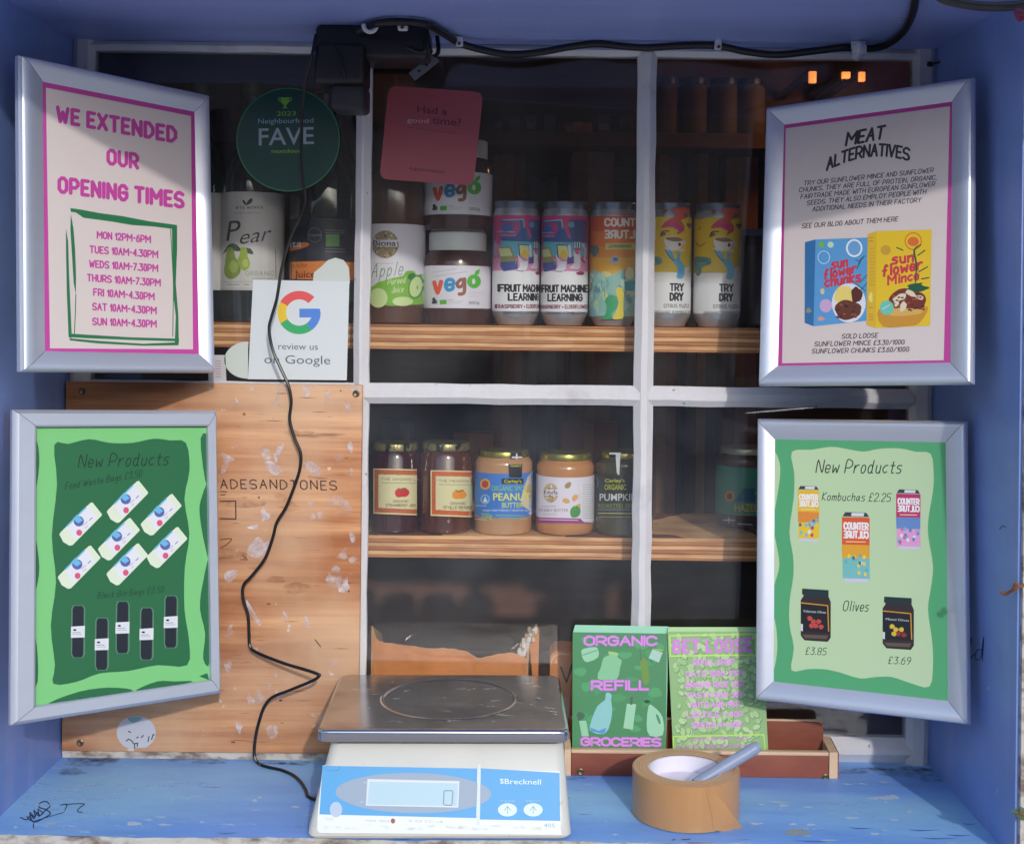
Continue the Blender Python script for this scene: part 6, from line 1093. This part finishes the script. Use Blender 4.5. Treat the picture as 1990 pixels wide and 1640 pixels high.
m = MB(); CT = Cyl(tc_, Rt); grid = []; NU = 10; zl, zh = 0, 1
edge_a = [(1372, 1536), (1376, 1552), (1380, 1572), (1384, 1590), (1386, 1612)]; edge_b = [(1390, 1543), (1405, 1560), (1411, 1575), (1422, 1597), (1439, 1619)]; offs = [.0004, .003, .007, .010, .012]
rows = []
for (ax, ay), (bx, by), of in zip(edge_a, edge_b, offs): rows.append([CT.map(ax+(bx-ax)*k/5, ay+(by-ay)*k/5, .0004+of*(k/5)**1.6) for k in range(6)])
vs = [p for r_ in rows for p in r_]; m.add(vs+[p+Vector((.0002, .0004, 0)) for p in vs], [[i*6+j, i*6+j+1, i*6+j+7, i*6+j+6] for i in range(4) for j in range(5)]+[[30+i*6+j, 30+i*6+j+6, 30+i*6+j+7, 30+i*6+j+1] for i in range(4) for j in range(5)], M_tape); m.build("loose_end", tp)
# the white paper disc seen down the core
m = MB(); m.lathe(tc_, [(ri_-.003, .0), (ri_-.003, .030), (ri_-.004, .031), (0, .031)], M_core, 48); m.build("paper_insert", tp)
p1_ = P(1474, 1449, tc_.y+.005); p0_ = Vector((tc_.x+.008, tc_.y-.018, SILL+.037)); 
pen = thing("marker_pen", "grey marker pen leaning out of the tape roll", "pen", p0_)
m = MB(); d = (p1_-p0_); m.tube([p0_, p0_+d*.5, p0_+d*.94], .0066, M_pen, 20, smooth=False); m.build("barrel", pen); m = MB(); m.tube([p0_+d*.94, p0_+d*.985, p0_+d], lambda t: .0066-.0016*t, M_pen, 20, smooth=False); m.build("end_cap", pen)

# ================================================================== BITS OF CREEPER AT THE RIGHT EDGE
M_leaf = mat("ivy_green", S(84, 104, 78), .5, var=.2, scale=(60, 60, 60)); M_twig = mat("dry_twig", S(130, 86, 60), .8); M_fl = mat("flower_petal", S(140, 40, 90), .5)
def lf_(pts, Y, mt, nm, lb, ct):
    m = MB(); c = P(sum(x for x, y in pts)/len(pts), sum(y for x, y in pts)/len(pts), Y-.004); vs = [c]+[P(x, y, Y) for x, y in pts]; n = len(pts); m.add(vs+[v+Vector((0, .0006, 0)) for v in vs], [[0, i+1, (i+1) % n+1] for i in range(n)]+[[n+1, n+1+(i+1) % n+1, n+1+i+1] for i in range(n)], mt)
    m.tube([c, P(2010, pts[0][1]+12, Y)], .0012, M_twig, 6); tag(m.build(nm, loc=c), lb, ct)
lf_([(1964, 1577), (1972, 1570), (1978, 1574), (1984, 1567), (1994, 1572), (1996, 1585), (1990, 1594), (1982, 1592), (1975, 1585)], -.285, M_leaf, "ivy_leaf", "green ivy leaf poking in near the bottom right corner", "leaf")
lf_([(1970, 24), (1976, 16), (1986, 18), (1994, 26), (1990, 40), (1980, 44), (1974, 36)], -.30, M_fl, "flower", "dark pink flower at the top right corner", "flower")
m = MB(); tw = [P(1944, 1148, -.262), P(1954, 1154, -.266), P(1964, 1149, -.272), P(1976, 1142, -.28), P(1998, 1134, -.28)]; m.tube(tw, .0017, M_twig, 8); m.tube([P(1968, 1147, -.275), P(1973, 1137, -.278), P(1976, 1132, -.28)], .002, M_twig, 8); tag(m.build("twig", loc=tw[0]), "dry brown twig poking in at the right edge", "twig")
for o in bpy.data.objects:
    if '_w' in o: del o['_w']
